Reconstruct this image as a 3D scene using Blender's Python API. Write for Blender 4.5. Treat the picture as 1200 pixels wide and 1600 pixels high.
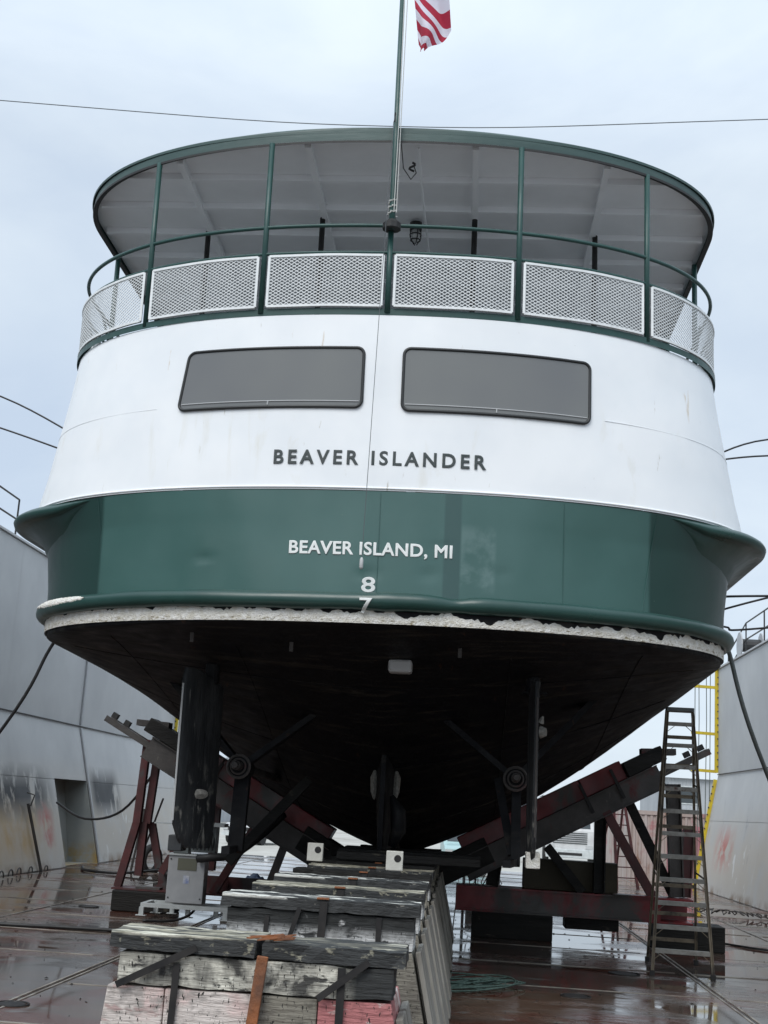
import bpy, bmesh, math, random
from mathutils import Vector, Matrix
random.seed(7)
R_ = math.radians
scene = bpy.context.scene
for o in list(bpy.data.objects):
    bpy.data.objects.remove(o)

# ------------------------------------------------------------ camera
PITCH, ROLL, YAW = R_(12.67), R_(3.5), R_(4.3)
EYE = Vector((0, 0, 1.9))
fw = Vector((-math.sin(YAW)*math.cos(PITCH), math.cos(YAW)*math.cos(PITCH), math.sin(PITCH)))
r0 = Vector((math.cos(YAW), math.sin(YAW), 0)); u0 = r0.cross(fw)
rr = r0*math.cos(ROLL) + u0*math.sin(ROLL); uu = u0*math.cos(ROLL) - r0*math.sin(ROLL)
cam = bpy.data.cameras.new('camera'); camo = bpy.data.objects.new('camera', cam)
scene.collection.objects.link(camo)
mw = Matrix((rr, uu, -fw)).transposed().to_4x4(); mw.translation = EYE
camo.matrix_world = mw
cam.sensor_fit = 'VERTICAL'; cam.sensor_height = 36; cam.lens = 36*2050/1600
cam.clip_start = 0.05; cam.clip_end = 3000
scene.camera = camo

# ------------------------------------------------------------ sky, sun, exposure
w = bpy.data.worlds.new('World'); scene.world = w; w.use_nodes = True
SUN_EL, SUN_AZ = R_(48), R_(200)      # azimuth clockwise from +Y: behind the camera, a little left
nt = w.node_tree; nt.nodes.clear()
N = nt.nodes.new; L = nt.links.new
wo = N('ShaderNodeOutputWorld'); bg = N('ShaderNodeBackground')
sky = N('ShaderNodeTexSky'); sky.sky_type = 'NISHITA'; sky.sun_disc = False
sky.sun_elevation = SUN_EL; sky.sun_rotation = SUN_AZ
tc = N('ShaderNodeTexCoord'); mp = N('ShaderNodeMapping'); mp.inputs['Scale'].default_value = (1, 1, 2.2)
mp.inputs['Rotation'].default_value = (0.2, 0.1, 0.6)
L(tc.outputs['Generated'], mp.inputs['Vector'])
n1 = N('ShaderNodeTexNoise'); n1.inputs['Scale'].default_value = 2.6; n1.inputs['Detail'].default_value = 7
n1.inputs['Roughness'].default_value = .52; n1.inputs['Distortion'].default_value = .4
L(mp.outputs['Vector'], n1.inputs['Vector'])
cr = N('ShaderNodeValToRGB')
cr.color_ramp.elements[0].position = .34; cr.color_ramp.elements[0].color = (4.7, 5.55, 6.7, 1)
cr.color_ramp.elements[1].position = .66; cr.color_ramp.elements[1].color = (6.45, 7.2, 7.85, 1)
L(n1.outputs['Fac'], cr.inputs['Fac'])
mx = N('ShaderNodeMix'); mx.data_type = 'RGBA'; mx.inputs['Factor'].default_value = .9
L(sky.outputs['Color'], mx.inputs['A']); L(cr.outputs['Color'], mx.inputs['B'])
# overcast sky: about twice as bright overhead as low down
sx = N('ShaderNodeSeparateXYZ'); L(tc.outputs['Generated'], sx.inputs['Vector'])
gr = N('ShaderNodeMapRange'); gr.inputs['From Min'].default_value = .45; gr.inputs['From Max'].default_value = 1
gr.inputs['To Min'].default_value = 1.0; gr.inputs['To Max'].default_value = 1.9
L(sx.outputs['Z'], gr.inputs['Value'])
vm = N('ShaderNodeVectorMath'); vm.operation = 'SCALE'
L(mx.outputs['Result'], vm.inputs[0]); L(gr.outputs['Result'], vm.inputs['Scale'])
L(vm.outputs['Vector'], bg.inputs['Color']); bg.inputs['Strength'].default_value = 0.109
L(bg.outputs['Background'], wo.inputs['Surface'])

sd = bpy.data.lights.new('sun', 'SUN'); sd.energy = 1.7; sd.angle = R_(35); sd.color = (1, .97, .93)
so = bpy.data.objects.new('sun', sd); scene.collection.objects.link(so)
sdir = Vector((math.sin(SUN_AZ)*math.cos(SUN_EL), math.cos(SUN_AZ)*math.cos(SUN_EL), math.sin(SUN_EL)))
so.rotation_euler = sdir.to_track_quat('Z', 'Y').to_euler()
scene.view_settings.view_transform = 'Standard'; scene.view_settings.look = 'None'
scene.view_settings.gamma = 1; scene.view_settings.exposure = 0.26
scene.view_settings.use_curve_mapping = False

# ------------------------------------------------------------ materials
def mat(name, c1, c2=None, scale=3, rough=.5, rough2=None, metal=0, bump=.0, bscale=30, stains=(), detail=5,
        stretch=(1, 1, 1), spec=.5, coord='Object', rpos=(.35, .65), speckle=None, coat=0):
    """stains: (colour, noise scale, threshold, softness, (axis,lo,hi,soft) or None, stretch)"""
    m = bpy.data.materials.new(name); m.use_nodes = True; t = m.node_tree
    b = t.nodes['Principled BSDF']; n = t.nodes.new; l = t.links.new
    b.inputs['Metallic'].default_value = metal; b.inputs['Roughness'].default_value = rough
    b.inputs['Specular IOR Level'].default_value = spec
    b.inputs['Coat Weight'].default_value = coat; b.inputs['Coat Roughness'].default_value = .15
    tcn = n('ShaderNodeTexCoord')
    if coord == 'World':
        geo = n('ShaderNodeNewGeometry'); vec = geo.outputs['Position']
    else:
        vec = tcn.outputs['Object']
    def noise(sc, st=(1, 1, 1), det=detail, dist=0.0):
        mpn = n('ShaderNodeMapping'); mpn.inputs['Scale'].default_value = st; l(vec, mpn.inputs['Vector'])
        q = n('ShaderNodeTexNoise'); q.inputs['Scale'].default_value = sc; q.inputs['Detail'].default_value = det
        q.inputs['Roughness'].default_value = .6; q.inputs['Distortion'].default_value = dist
        l(mpn.outputs['Vector'], q.inputs['Vector']); return q.outputs['Fac']
    def rng(fac, a, bb, lo=0, hi=1):
        q = n('ShaderNodeMapRange'); q.inputs['From Min'].default_value = a; q.inputs['From Max'].default_value = bb
        q.inputs['To Min'].default_value = lo; q.inputs['To Max'].default_value = hi; l(fac, q.inputs['Value']); return q.outputs['Result']
    base = noise(scale, stretch)
    mixn = n('ShaderNodeMix'); mixn.data_type = 'RGBA'
    mixn.inputs['A'].default_value = (*c1, 1); mixn.inputs['B'].default_value = (*(c2 or c1), 1)
    l(rng(base, *rpos), mixn.inputs['Factor']); col = mixn.outputs['Result']
    for st in stains:
        c, sc, th, soft, zone, strv = st
        f = rng(noise(sc, strv, 6, .3), th, th+soft)
        if zone:
            for (ax, lo, hi, sf) in (zone if isinstance(zone[0], tuple) else (zone,)):
                sp = n('ShaderNodeSeparateXYZ'); l(vec, sp.inputs['Vector'])
                a = rng(sp.outputs[ax], lo-sf, lo+sf); c_ = rng(sp.outputs[ax], hi+sf, hi-sf)
                for k in (a, c_):
                    mm = n('ShaderNodeMath'); mm.operation = 'MULTIPLY'; l(f, mm.inputs[0]); l(k, mm.inputs[1]); f = mm.outputs[0]
        q = n('ShaderNodeMix'); q.data_type = 'RGBA'; l(f, q.inputs['Factor']); l(col, q.inputs['A'])
        q.inputs['B'].default_value = (*c, 1); col = q.outputs['Result']
    l(col, b.inputs['Base Color'])
    if rough2 is not None:
        l(rng(noise(scale*1.7, stretch), .3, .7, rough, rough2), b.inputs['Roughness'])
    if bump:
        bp = n('ShaderNodeBump'); bp.inputs['Strength'].default_value = bump; bp.inputs['Distance'].default_value = .02
        l(noise(bscale, stretch), bp.inputs['Height']); l(bp.outputs['Normal'], b.inputs['Normal'])
    return m

O1 = (1, 1, 1)
M = {}
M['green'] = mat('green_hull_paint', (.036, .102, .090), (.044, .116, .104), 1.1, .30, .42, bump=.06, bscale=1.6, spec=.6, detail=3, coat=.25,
    stains=[((.005, .038, .031), .2, .05, .1, ('X', -9, -2.95, .02), O1), ((.005, .038, .031), .2, .05, .1, ('X', 2.9, 9, .02), O1),  # corner plates darker: fresher paint, plus weaker sky reflection put into the colour
            ((.085, .160, .150), 2.2, .44, .10, (('X', .93, 1.28, .02), ('Z', -.93, -.3, .05)), O1),
            ((.024, .074, .068), .6, .2, .05, (('X', .76, .93, .012), ('Z', -1.1, .06, .02)), O1),
            ((.30, .32, .30), 60, .74, .03, None, O1)])
M['green_dark'] = mat('fender_green_paint', (.010, .046, .038), (.014, .056, .047), 1.5, .26, .40, bump=.10, bscale=5, spec=.55, detail=3,
    stains=[((.35, .37, .35), 40, .745, .03, None, O1)])
M['green_trim'] = mat('green_trim_paint', (.012, .052, .045), (.020, .07, .062), 4, .35, .5, bump=.05, bscale=8)
M['green_fascia'] = mat('green_fascia_paint', (.028, .062, .057), (.045, .085, .078), 3, .4, .55, bump=.1, bscale=12, stretch=(.4, .4, 3))
M['white'] = mat('white_hull_paint', (.80, .83, .85), (.86, .88, .89), 1.2, .38, .5, bump=.05, bscale=1.2, detail=3,
    stains=[((.68, .66, .58), 1.6, .60, .35, ('Z', -.0, 1.1, .15), (2, 2, .8)),
            ((.68, .67, .60), 2.4, .56, .35, (('X', -2.7, -1.0, .3), ('Z', .2, .95, .2)), (2.5, 1, .35)),
            ((.25, .22, .18), 55, .73, .03, None, O1), ((.50, .36, .20), 3.2, .66, .10, ('Z', 1.2, 2.0, .2), (3, 1, .35)), ((.45, .42, .36), 5, .68, .08, None, (2, 1, .5))])
M['ceil'] = mat('canopy_underside_paint', (.80, .81, .83), (.85, .86, .88), 2, .6, bump=.05, bscale=10)
M['mesh_white'] = mat('white_mesh_paint', (.78, .8, .8), (.7, .72, .72), 8, .5)
M['black_hull'] = mat('black_bottom_paint', (.004, .0045, .007), (.010, .010, .011), 2.5, .5, .75, bump=.35, bscale=7, spec=.22,
    stains=[((.062, .056, .044), 3.0, .54, .22, None, (.4, 2.5, 1)), ((.07, .035, .02), 5, .66, .08, None, (2, .4, 1)), ((.16, .15, .13), 22, .73, .05, None, O1)])
M['flake'] = mat('flaking_pale_stripe', (.90, .89, .85), (.74, .71, .62), 14, .8, bump=1.0, bscale=60,
    stains=[((.30, .25, .15), 16, .52, .15, ('Z', -1.34, -1.27, .02), (1, 1, 2.5)), ((.05, .05, .045), 34, .66, .05, None, O1)])
M['dark'] = mat('dark_rubber', (.012, .012, .012), (.02, .02, .02), 6, .6)
M['gasket'] = mat('black_gasket', (.018, .02, .02), None, 6, .45)
M['glass'] = mat('tinted_window', (.15, .155, .158), (.19, .195, .185), .7, .12, .2, spec=.6, detail=2, rpos=(.3, .7))
M['silver'] = mat('grey_window_track', (.45, .46, .46), None, 5, .5)
M['letter_black'] = mat('dark_lettering', (.03, .045, .045), (.05, .06, .06), 20, .5)
M['letter_white'] = mat('white_lettering', (.8, .82, .8), (.72, .74, .72), 20, .5)
M['steel_wall'] = mat('dock_wall_paint', (.44, .45, .455), (.51, .52, .52), .5, .5, .65, bump=.06, bscale=1.5, coord='World', detail=4,
    stains=[((.50, .465, .41), .6, .25, .25, ('Z', -.2, 2.0, .7), O1),
            ((.46, .31, .14), .7, .30, .30, (('Z', .3, 1.5, .35), ('Y', 22, 31.5, .8), ('X', -12, -9, .2)), O1),
            ((.02, .022, .026), 1.9, .36, .10, (('Z', 1.35, 2.15, .3), ('Y', 28.0, 32.0, .6), ('X', -12, -9, .2)), (1, 1, .5)),
            ((.02, .022, .026), 1.9, .36, .10, (('Z', 1.35, 2.3, .25), ('Y', 35.9, 38.6, .4), ('X', -12, -9, .2)), (1, 1, .5)),
            ((.42, .12, .10), 1.2, .44, .12, (('Z', .5, 1.4, .2), ('Y', 31.2, 32.0, .3)), O1),
            ((.50, .16, .13), 1.5, .40, .10, (('Z', .9, 1.7, .35), ('Y', 39.3, 41.2, .7), ('X', 7, 9, .2)), O1),
            ((.66, .66, .64), 2.2, .60, .03, (('Z', .3, 1.4, .25), ('Y', 36, 40, .5)), (1, 1, .6)),
            ((.12, .13, .14), 1.0, .62, .10, (('Z', 1.0, 2.4, .4), ('X', 6, 9, .2)), (1, 1, .4)),
            ((.22, .14, .08), 1.6, .45, .15, ('Z', -.1, .14, .12), O1),
            ((.20, .16, .13), 24, .71, .04, ('Z', -1, 3.0, .8), O1)])
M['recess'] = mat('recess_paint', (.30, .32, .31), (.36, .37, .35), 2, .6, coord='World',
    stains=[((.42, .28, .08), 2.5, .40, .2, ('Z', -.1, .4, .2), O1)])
M['yellow'] = mat('yellow_paint', (.62, .48, .02), (.52, .38, .03), 5, .5, stains=[((.2, .12, .05), 9, .66, .06, None, O1)])
M['red'] = mat('red_oxide_steel', (.095, .020, .021), (.050, .016, .016), 3, .45, .65, bump=.15, bscale=12,
    stains=[((.055, .05, .05), 2.2, .55, .12, None, (1, 1, .6)), ((.28, .27, .25), 26, .72, .04, None, O1)])
M['red_bright'] = mat('bright_red_paint', (.20, .014, .018), (.08, .013, .014), 1.6, .35, .6, bump=.2, bscale=6,
    stains=[((.050, .044, .040), 1.3, .50, .10, None, (1, 1, .7)), ((.25, .24, .22), 30, .73, .04, None, O1)])
M['darkwood'] = mat('tarred_timber', (.007, .007, .007), (.020, .019, .017), 2.5, .6, .8, bump=.6, bscale=26, stretch=(.25, 1, 1.6), spec=.3,
    stains=[((.09, .08, .06), 7, .64, .1, None, (.4, 1, 1))])
M['grimy'] = mat('grimy_channel', (.040, .036, .034), (.080, .072, .068), 2, .5, .7, bump=.3, bscale=14,
    stains=[((.16, .15, .13), 12, .68, .06, None, (1, 1, .5)), ((.10, .02, .02), 2, .60, .1, None, O1)])
M['ply'] = mat('weathered_plywood', (.055, .044, .022), (.035, .029, .017), 2, .7, bump=.2, bscale=18, stretch=(.3, 1, 1),
    stains=[((.22, .2, .12), 12, .68, .06, None, O1)])
M['gunmetal'] = mat('rudder_paint', (.010, .012, .015), (.028, .031, .034), 3, .42, .65, bump=.5, bscale=12, stretch=(1.5, 1.5, .3), spec=.35,
    stains=[((.30, .29, .26), 7, .56, .10, ('Z', -3.9, -2.9, .3), (1, 1, .5)), ((.055, .058, .06), 2.5, .5, .2, None, (1, 1, .4)), ((.17, .17, .16), 24, .64, .06, None, (1, 1, .12))])
M['box_grey'] = mat('grey_enclosure', (.36, .37, .385), (.42, .43, .44), 5, .5, bump=.05, bscale=20, stains=[((.6, .6, .6), 22, .72, .03, None, O1)])
M['box_dark'] = mat('dark_enclosure', (.13, .15, .15), (.09, .10, .10), 5, .5)
M['galv'] = mat('pale_frame_paint', (.55, .58, .58), (.45, .48, .48), 6, .5)
M['alu'] = mat('ladder_rail', (.16, .125, .085), (.24, .20, .14), 5, .5, .7, bump=.2, bscale=22, stains=[((.04, .035, .03), 4, .52, .15, None, O1)])
M['tread'] = mat('worn_aluminium_tread', (.34, .33, .30), (.22, .21, .19), 9, .45, .7, metal=.3, stains=[((.09, .04, .03), 5, .62, .1, None, O1)])
M['rope_green'] = mat('green_rope', (.03, .065, .055), (.08, .13, .115), 30, .8)
M['rope'] = mat('grey_rope', (.10, .12, .12), (.15, .17, .17), 40, .8)
M['cable'] = mat('black_cable', (.012, .012, .013), (.025, .025, .025), 10, .5)
M['wire'] = mat('steel_wire', (.10, .11, .115), None, 10, .5)
M['line'] = mat('pale_cord', (.55, .55, .52), None, 10, .8)
M['gravel'] = mat('pale_ground', (.45, .44, .40), (.36, .345, .31), .15, .8, coord='World', bump=.2, bscale=3,
    stains=[((.24, .22, .19), .3, .52, .2, None, (1, .4, 1))])
M['truck'] = mat('white_truck_paint', (.62, .63, .63), (.5, .5, .5), 2, .35)
M['teal'] = mat('teal_truck_paint', (.30, .45, .45), (.35, .5, .5), 2, .35)
M['redcar'] = mat('red_truck_paint', (.3, .05, .06), (.25, .04, .05), 2, .35)
M['carglass'] = mat('vehicle_glass', (.05, .06, .065), None, 2, .1)
M['tyre'] = mat('tyre_rubber', (.02, .02, .02), None, 2, .8)
M['rustcont'] = mat('rusty_container_paint', (.46, .41, .39), (.34, .25, .21), 1.1, .6, .8, bump=.2, bscale=10, stretch=(1, 1, .3),
    stains=[((.2, .09, .05), 2.2, .57, .1, None, (1, 1, .3)), ((.38, .14, .15), 1.0, .58, .1, None, O1)])
M['warehouse'] = mat('grey_shed_cladding', (.33, .35, .37), (.4, .42, .44), .6, .6)
M['beige'] = mat('beige_shed_cladding', (.42, .34, .24), (.5, .4, .3), .6, .6)
M['pink'] = mat('faded_pink_cladding', (.45, .18, .2), (.5, .25, .27), 1, .6)
M['orange'] = mat('rust_orange', (.30, .105, .035), (.13, .06, .035), 8, .8, bump=.5, bscale=30)
M['bluetarp'] = mat('blue_tarp', (.035, .07, .15), (.06, .1, .19), 3, .5, bump=.4, bscale=6)
M['pontoon'] = mat('pontoon_steel', (.1, .1, .1), None, 1, .7)
M['white_paintmark'] = mat('pale_marker_paint', (.6, .59, .54), (.5, .49, .44), 12, .7, bump=.2, bscale=30)

def timber_mat(name, paint, under, th, extra=()):
    return mat(name, under, tuple(x*1.7 for x in under), 3, .75, .9, bump=.8, bscale=24, stretch=(.3, 1, 2.4),
               stains=[(paint, 2.6, th, .10, None, (1, 1, 1)), (tuple(x*.6 for x in paint), 15, .50, .14, None, (.9, 1, 1.1)), (under, 12, .60, .05, None, (.6, 1, 1.5))]
               +list(extra)+[((.02, .02, .018), 55, .62, .02, None, (1.5, 1, .55))])
M['tier_cream'] = timber_mat('cream_streaked_timber', (.68, .66, .57), (.045, .044, .04), .40, [((.44, .29, .22), 1.7, .62, .12, None, O1), ((.028, .028, .028), 2.4, .48, .14, ('Z', -.05, .3, .06), (1, 1, .35)), ((.03, .032, .032), .2, .05, .1, ('X', .42, 1, .05), O1)])
M['tier_white'] = timber_mat('white_painted_timber', (.68, .69, .68), (.04, .042, .042), .36, [((.022, .024, .024), 2.4, .36, .03, ('Z', -.03, .3, .05), O1)])
M['cap'] = mat('black_cap_timber', (.016, .018, .019), (.032, .034, .034), 4, .6, .8, bump=.8, bscale=26, stretch=(.3, 1, 1.5),
    stains=[((.34, .32, .24), 9, .44, .12, ('Z', -.002, .06, .004), (.4, 2, 1)), ((.62, .60, .50), 5, .53, .08, ('Z', -.006, .06, .006), (.4, 2, 1)), ((.22, .21, .16), 26, .60, .06, None, (.6, 1, 1))])
M['cap_fresh'] = mat('scuffed_cap_timber', (.018, .020, .021), (.034, .036, .036), 4, .6, .8, bump=.8, bscale=26, stretch=(.3, 1, 1.5),
    stains=[((.64, .64, .59), 3.0, .50, .05, ('Z', -.012, .06, .006), (.6, 2.5, 1)), ((.36, .14, .05), 3, .66, .05, None, O1), ((.25, .24, .21), 20, .66, .05, None, (.5, 1, 1.5))])
M['base_pink'] = timber_mat('pink_washed_concrete', (.62, .56, .52), (.42, .31, .29), .36)
M['base_red'] = timber_mat('red_washed_concrete', (.42, .16, .16), (.50, .42, .39), .40)
M['base_grey'] = timber_mat('bare_grey_timber', (.21, .195, .16), (.11, .10, .085), .40)
M['base_end'] = mat('pale_end_board', (.30, .29, .26), (.16, .15, .13), 2.5, .8, bump=.4, bscale=20, stretch=(2, 2, .3))
M['zinc'] = mat('dull_zinc', (.17, .165, .15), (.30, .29, .26), 30, .8, bump=.4, bscale=60)
M['strap'] = mat('black_steel_strap', (.012, .012, .013), (.028, .026, .025), 8, .6, spec=.3)

# wet steel deck: puddles are smooth, the rest is damp paint with rust bloom
def deck_material():
    m = bpy.data.materials.new('wet_deck_steel'); m.use_nodes = True; t = m.node_tree; n = t.nodes.new; l = t.links.new
    b = t.nodes['Principled BSDF']; geo = n('ShaderNodeNewGeometry'); P = geo.outputs['Position']
    def noise(sc, st=(1, 1, 1), det=6, dist=.3, off=0):
        q0 = n('ShaderNodeMapping'); q0.inputs['Scale'].default_value = st; q0.inputs['Location'].default_value = (off, off*.7, 0); l(P, q0.inputs['Vector'])
        q = n('ShaderNodeTexNoise'); q.inputs['Scale'].default_value = sc; q.inputs['Detail'].default_value = det
        q.inputs['Distortion'].default_value = dist; l(q0.outputs['Vector'], q.inputs['Vector']); return q.outputs['Fac']
    def rng(f, a, c, lo=0, hi=1):
        q = n('ShaderNodeMapRange'); q.inputs['From Min'].default_value = a; q.inputs['From Max'].default_value = c
        q.inputs['To Min'].default_value = lo; q.inputs['To Max'].default_value = hi; l(f, q.inputs['Value']); return q.outputs['Result']
    def mix(f, a, c):
        q = n('ShaderNodeMix'); q.data_type = 'RGBA'; l(f, q.inputs['Factor'])
        for s, v in (('A', a), ('B', c)):
            if isinstance(v, tuple): q.inputs[s].default_value = (*v, 1)
            else: l(v, q.inputs[s])
        return q.outputs['Result']
    oi = n('ShaderNodeObjectInfo')
    col = mix(rng(noise(.55), .4, .62), (.078, .066, .058), (.112, .072, .052))
    col = mix(rng(noise(.7, off=9), .49, .58), col, (.095, .036, .024))
    col = mix(rng(noise(2.2, (1, 2.2, 1), off=3), .60, .68), col, (.15, .14, .13))
    col = mix(rng(noise(6, off=5), .62, .72), col, (.05, .035, .028))
    l(col, b.inputs['Base Color'])
    pud = rng(noise(.42, (1, 1.7, 1), 4, .5, 17), .43, .52)
    damp = rng(noise(3.5, (1, 2, 1), 5, .2), .3, .7, .14, .36)
    mr = n('ShaderNodeMix'); mr.data_type = 'FLOAT'; l(pud, mr.inputs['Factor']); l(damp, mr.inputs['A']); mr.inputs['B'].default_value = .035
    l(mr.outputs['Result'], b.inputs['Roughness'])
    b.inputs['Specular IOR Level'].default_value = .55
    bp = n('ShaderNodeBump'); bp.inputs['Distance'].default_value = .01
    inv = n('ShaderNodeMath'); inv.operation = 'SUBTRACT'; inv.inputs[0].default_value = 1; l(pud, inv.inputs[1])
    sc_ = n('ShaderNodeMath'); sc_.operation = 'MULTIPLY'; sc_.inputs[1].default_value = .35; l(inv.outputs[0], sc_.inputs[0])
    l(sc_.outputs[0], bp.inputs['Strength']); l(noise(9), bp.inputs['Height']); l(bp.outputs['Normal'], b.inputs['Normal'])
    return m
M['deck'] = deck_material()
M['weld'] = mat('pale_weld_bead', (.34, .32, .28), (.14, .12, .10), 1.5, .5, .7, coord='World', rpos=(.42, .6))

def corrug(m, axis, freq, dist=.03):
    """fine cladding ribs as a bump wave"""
    t = m.node_tree; b = t.nodes['Principled BSDF']
    tcn = t.nodes.new('ShaderNodeTexCoord'); wv = t.nodes.new('ShaderNodeTexWave')
    wv.bands_direction = axis; wv.inputs['Scale'].default_value = freq
    t.links.new(tcn.outputs['Object'], wv.inputs['Vector'])
    bp = t.nodes.new('ShaderNodeBump'); bp.inputs['Distance'].default_value = dist
    t.links.new(wv.outputs['Fac'], bp.inputs['Height']); t.links.new(bp.outputs['Normal'], b.inputs['Normal'])
corrug(M['warehouse'], 'X', 1.2); corrug(M['beige'], 'X', 1.2)

# ------------------------------------------------------------ mesh helpers
class MB:
    def __init__(self): self.v = []; self.f = []
    def add(self, vs, fs):
        o = len(self.v); self.v += [tuple(x) for x in vs]; self.f += [tuple(i+o for i in f) for f in fs]; return self
    def box(self, x0, x1, y0, y1, z0, z1):
        vs = [(x, y, z) for z in (z0, z1) for y in (y0, y1) for x in (x0, x1)]
        return self.add(vs, [(0, 2, 3, 1), (4, 5, 7, 6), (0, 1, 5, 4), (2, 6, 7, 3), (0, 4, 6, 2), (1, 3, 7, 5)])
    def beam(self, p0, p1, wdt, hgt, up=(0, 0, 1)):
        p0, p1 = Vector(p0), Vector(p1); d = (p1-p0).normalized(); s = d.cross(Vector(up))
        if s.length < 1e-4: s = d.cross(Vector((0, 1, 0)))
        s.normalize(); u = s.cross(d)
        vs = [p+s*a*wdt/2+u*b*hgt/2 for p in (p0, p1) for a, b in ((-1, -1), (1, -1), (1, 1), (-1, 1))]
        return self.add(vs, [(0, 3, 2, 1), (4, 5, 6, 7), (0, 1, 5, 4), (1, 2, 6, 5), (2, 3, 7, 6), (3, 0, 4, 7)])
    def ibeam(self, p0, p1, wdt, hgt, up=(0, 1, 0), t=.022):
        """H-section: two flanges and a web; flanges across `up`"""
        p0, p1 = Vector(p0), Vector(p1); d = (p1-p0).normalized(); s = d.cross(Vector(up)); s.normalize(); u = s.cross(d)
        self.beam(p0+u*hgt/2, p1+u*hgt/2, wdt, t, u); self.beam(p0-u*hgt/2, p1-u*hgt/2, wdt, t, u)
        return self.beam(p0, p1, t, hgt-t-.002, u)
    def tube(self, pts, r, n=8, closed=False, caps=True):
        pts = [Vector(p) for p in pts]; k = len(pts); rings = []
        ref = None
        for i, p in enumerate(pts):
            a = pts[(i-1) % k] if (closed or i > 0) else p
            b = pts[(i+1) % k] if (closed or i < k-1) else p
            d = (b-a).normalized()
            if ref is None:
                ref = Vector((0, 0, 1)) if abs(d.z) < .9 else Vector((1, 0, 0))
            s = d.cross(ref); s.normalize(); u = s.cross(d); ref = u
            rad = r[i] if isinstance(r, (list, tuple)) else r
            rings.append([p+(s*math.cos(t)+u*math.sin(t))*rad for t in [2*math.pi*j/n for j in range(n)]])
        vs = [v for rg in rings for v in rg]; fs = []
        for i in range(k if closed else k-1):
            i2 = (i+1) % k
            for j in range(n):
                j2 = (j+1) % n; fs.append((i*n+j, i*n+j2, i2*n+j2, i2*n+j))
        if not closed and caps:
            fs.append(tuple(range(n-1, -1, -1))); fs.append(tuple((k-1)*n+j for j in range(n)))
        return self.add(vs, fs)
    def cyl(self, p0, p1, r, n=16): return self.tube([p0, p1], r, n)
    def prism(self, poly, y0, y1):
        """poly in (x,z), extruded along y"""
        n = len(poly); vs = [(x, y0, z) for x, z in poly]+[(x, y1, z) for x, z in poly]
        fs = [tuple(range(n)), tuple(range(2*n-1, n-1, -1))]+[(i, i+n, (i+1) % n+n, (i+1) % n) for i in range(n)]
        return self.add(vs, fs)
    def loft(self, rings, closed=False):
        n = len(rings[0]); vs = [v for r in rings for v in r]; fs = []
        for i in range(len(rings)-1):
            for j in range(n if closed else n-1):
                j2 = (j+1) % n; fs.append((i*n+j, i*n+j2, (i+1)*n+j2, (i+1)*n+j))
        return self.add(vs, fs)
    def rough(self, x0, x1, y0, y1, z0, z1, j=.006, cell=.07):
        nx, ny, nz = (max(1, round((b-a)/cell)) for a, b in ((x0, x1), (y0, y1), (z0, z1)))
        cache = {}
        def vid(i, k, l):
            q = (i, k, l)
            if q not in cache:
                ed = (i in (0, nx))+(k in (0, ny))+(l in (0, nz)); jj = j*(1.6 if ed > 1 else 1)
                x, y, z = x0+(x1-x0)*i/nx, y0+(y1-y0)*k/ny, z0+(z1-z0)*l/nz
                cx, cy, cz = (x0+x1)/2, (y0+y1)/2, (z0+z1)/2
                def inw(v, c): return -abs(random.gauss(0, jj))*(1 if v > c else -1)
                cache[q] = len(self.v)
                self.v.append((x+(inw(x, cx) if i in (0, nx) else 0), y+(inw(y, cy) if k in (0, ny) else 0), z+(inw(z, cz)*.7 if l in (0, nz) else 0)))
            return cache[q]
        for i in range(nx):
            for k in range(ny):
                for l, fl in ((0, 0), (nz, 1)): self.f.append((vid(i, k, l), vid(i+1, k, l), vid(i+1, k+1, l), vid(i, k+1, l)))
            for l in range(nz):
                for k in (0, ny): self.f.append((vid(i, k, l), vid(i+1, k, l), vid(i+1, k, l+1), vid(i, k, l+1)))
        for k in range(ny):
            for l in range(nz):
                for i in (0, nx): self.f.append((vid(i, k, l), vid(i, k+1, l), vid(i, k+1, l+1), vid(i, k, l+1)))
        return self
    def build(self, name, m, parent=None, smooth=False, bevel=0, off=(0, 0, 0), solid=0, recalc=True):
        me = bpy.data.meshes.new(name); off = Vector(off)
        me.from_pydata([tuple(Vector(v)-off) for v in self.v], [], self.f); me.update()
        if recalc:
            bm = bmesh.new(); bm.from_mesh(me); bmesh.ops.recalc_face_normals(bm, faces=bm.faces); bm.to_mesh(me); bm.free()
        me.materials.append(M[m] if isinstance(m, str) else m)
        if smooth:
            for p in me.polygons: p.use_smooth = True
        o = bpy.data.objects.new(name, me); scene.collection.objects.link(o)
        if parent: o.parent = parent
        if solid:
            md = o.modifiers.new('solid', 'SOLIDIFY'); md.thickness = solid; md.offset = -1
        if bevel:
            md = o.modifiers.new('bevel', 'BEVEL'); md.width = bevel; md.segments = 2; md.limit_method = 'ANGLE'
        return o
def tag(o, label=None, cat=None, group=None, kind=None):
    if label: o['label'] = label
    if cat: o['category'] = cat
    if group: o['group'] = group
    if kind: o['kind'] = kind
    return o
def empty(name, loc=(0, 0, 0), rot=(0, 0, 0), label=None, cat=None, group=None, kind=None):
    o = bpy.data.objects.new(name, None); scene.collection.objects.link(o); o.location = loc; o.rotation_euler = rot
    o.empty_display_size = .3
    return tag(o, label, cat, group, kind)
def kids(o): return [c for c in bpy.data.objects if c.parent == o]
def dup(o, loc, label=None, rot=None, _p=None):
    c = o.copy(); scene.collection.objects.link(c)
    if _p: c.parent = _p
    else:
        c.location = loc
        if rot: c.rotation_euler = rot
        if label: c['label'] = label
    for k in kids(o): dup(k, None, _p=c)
    return c

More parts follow.
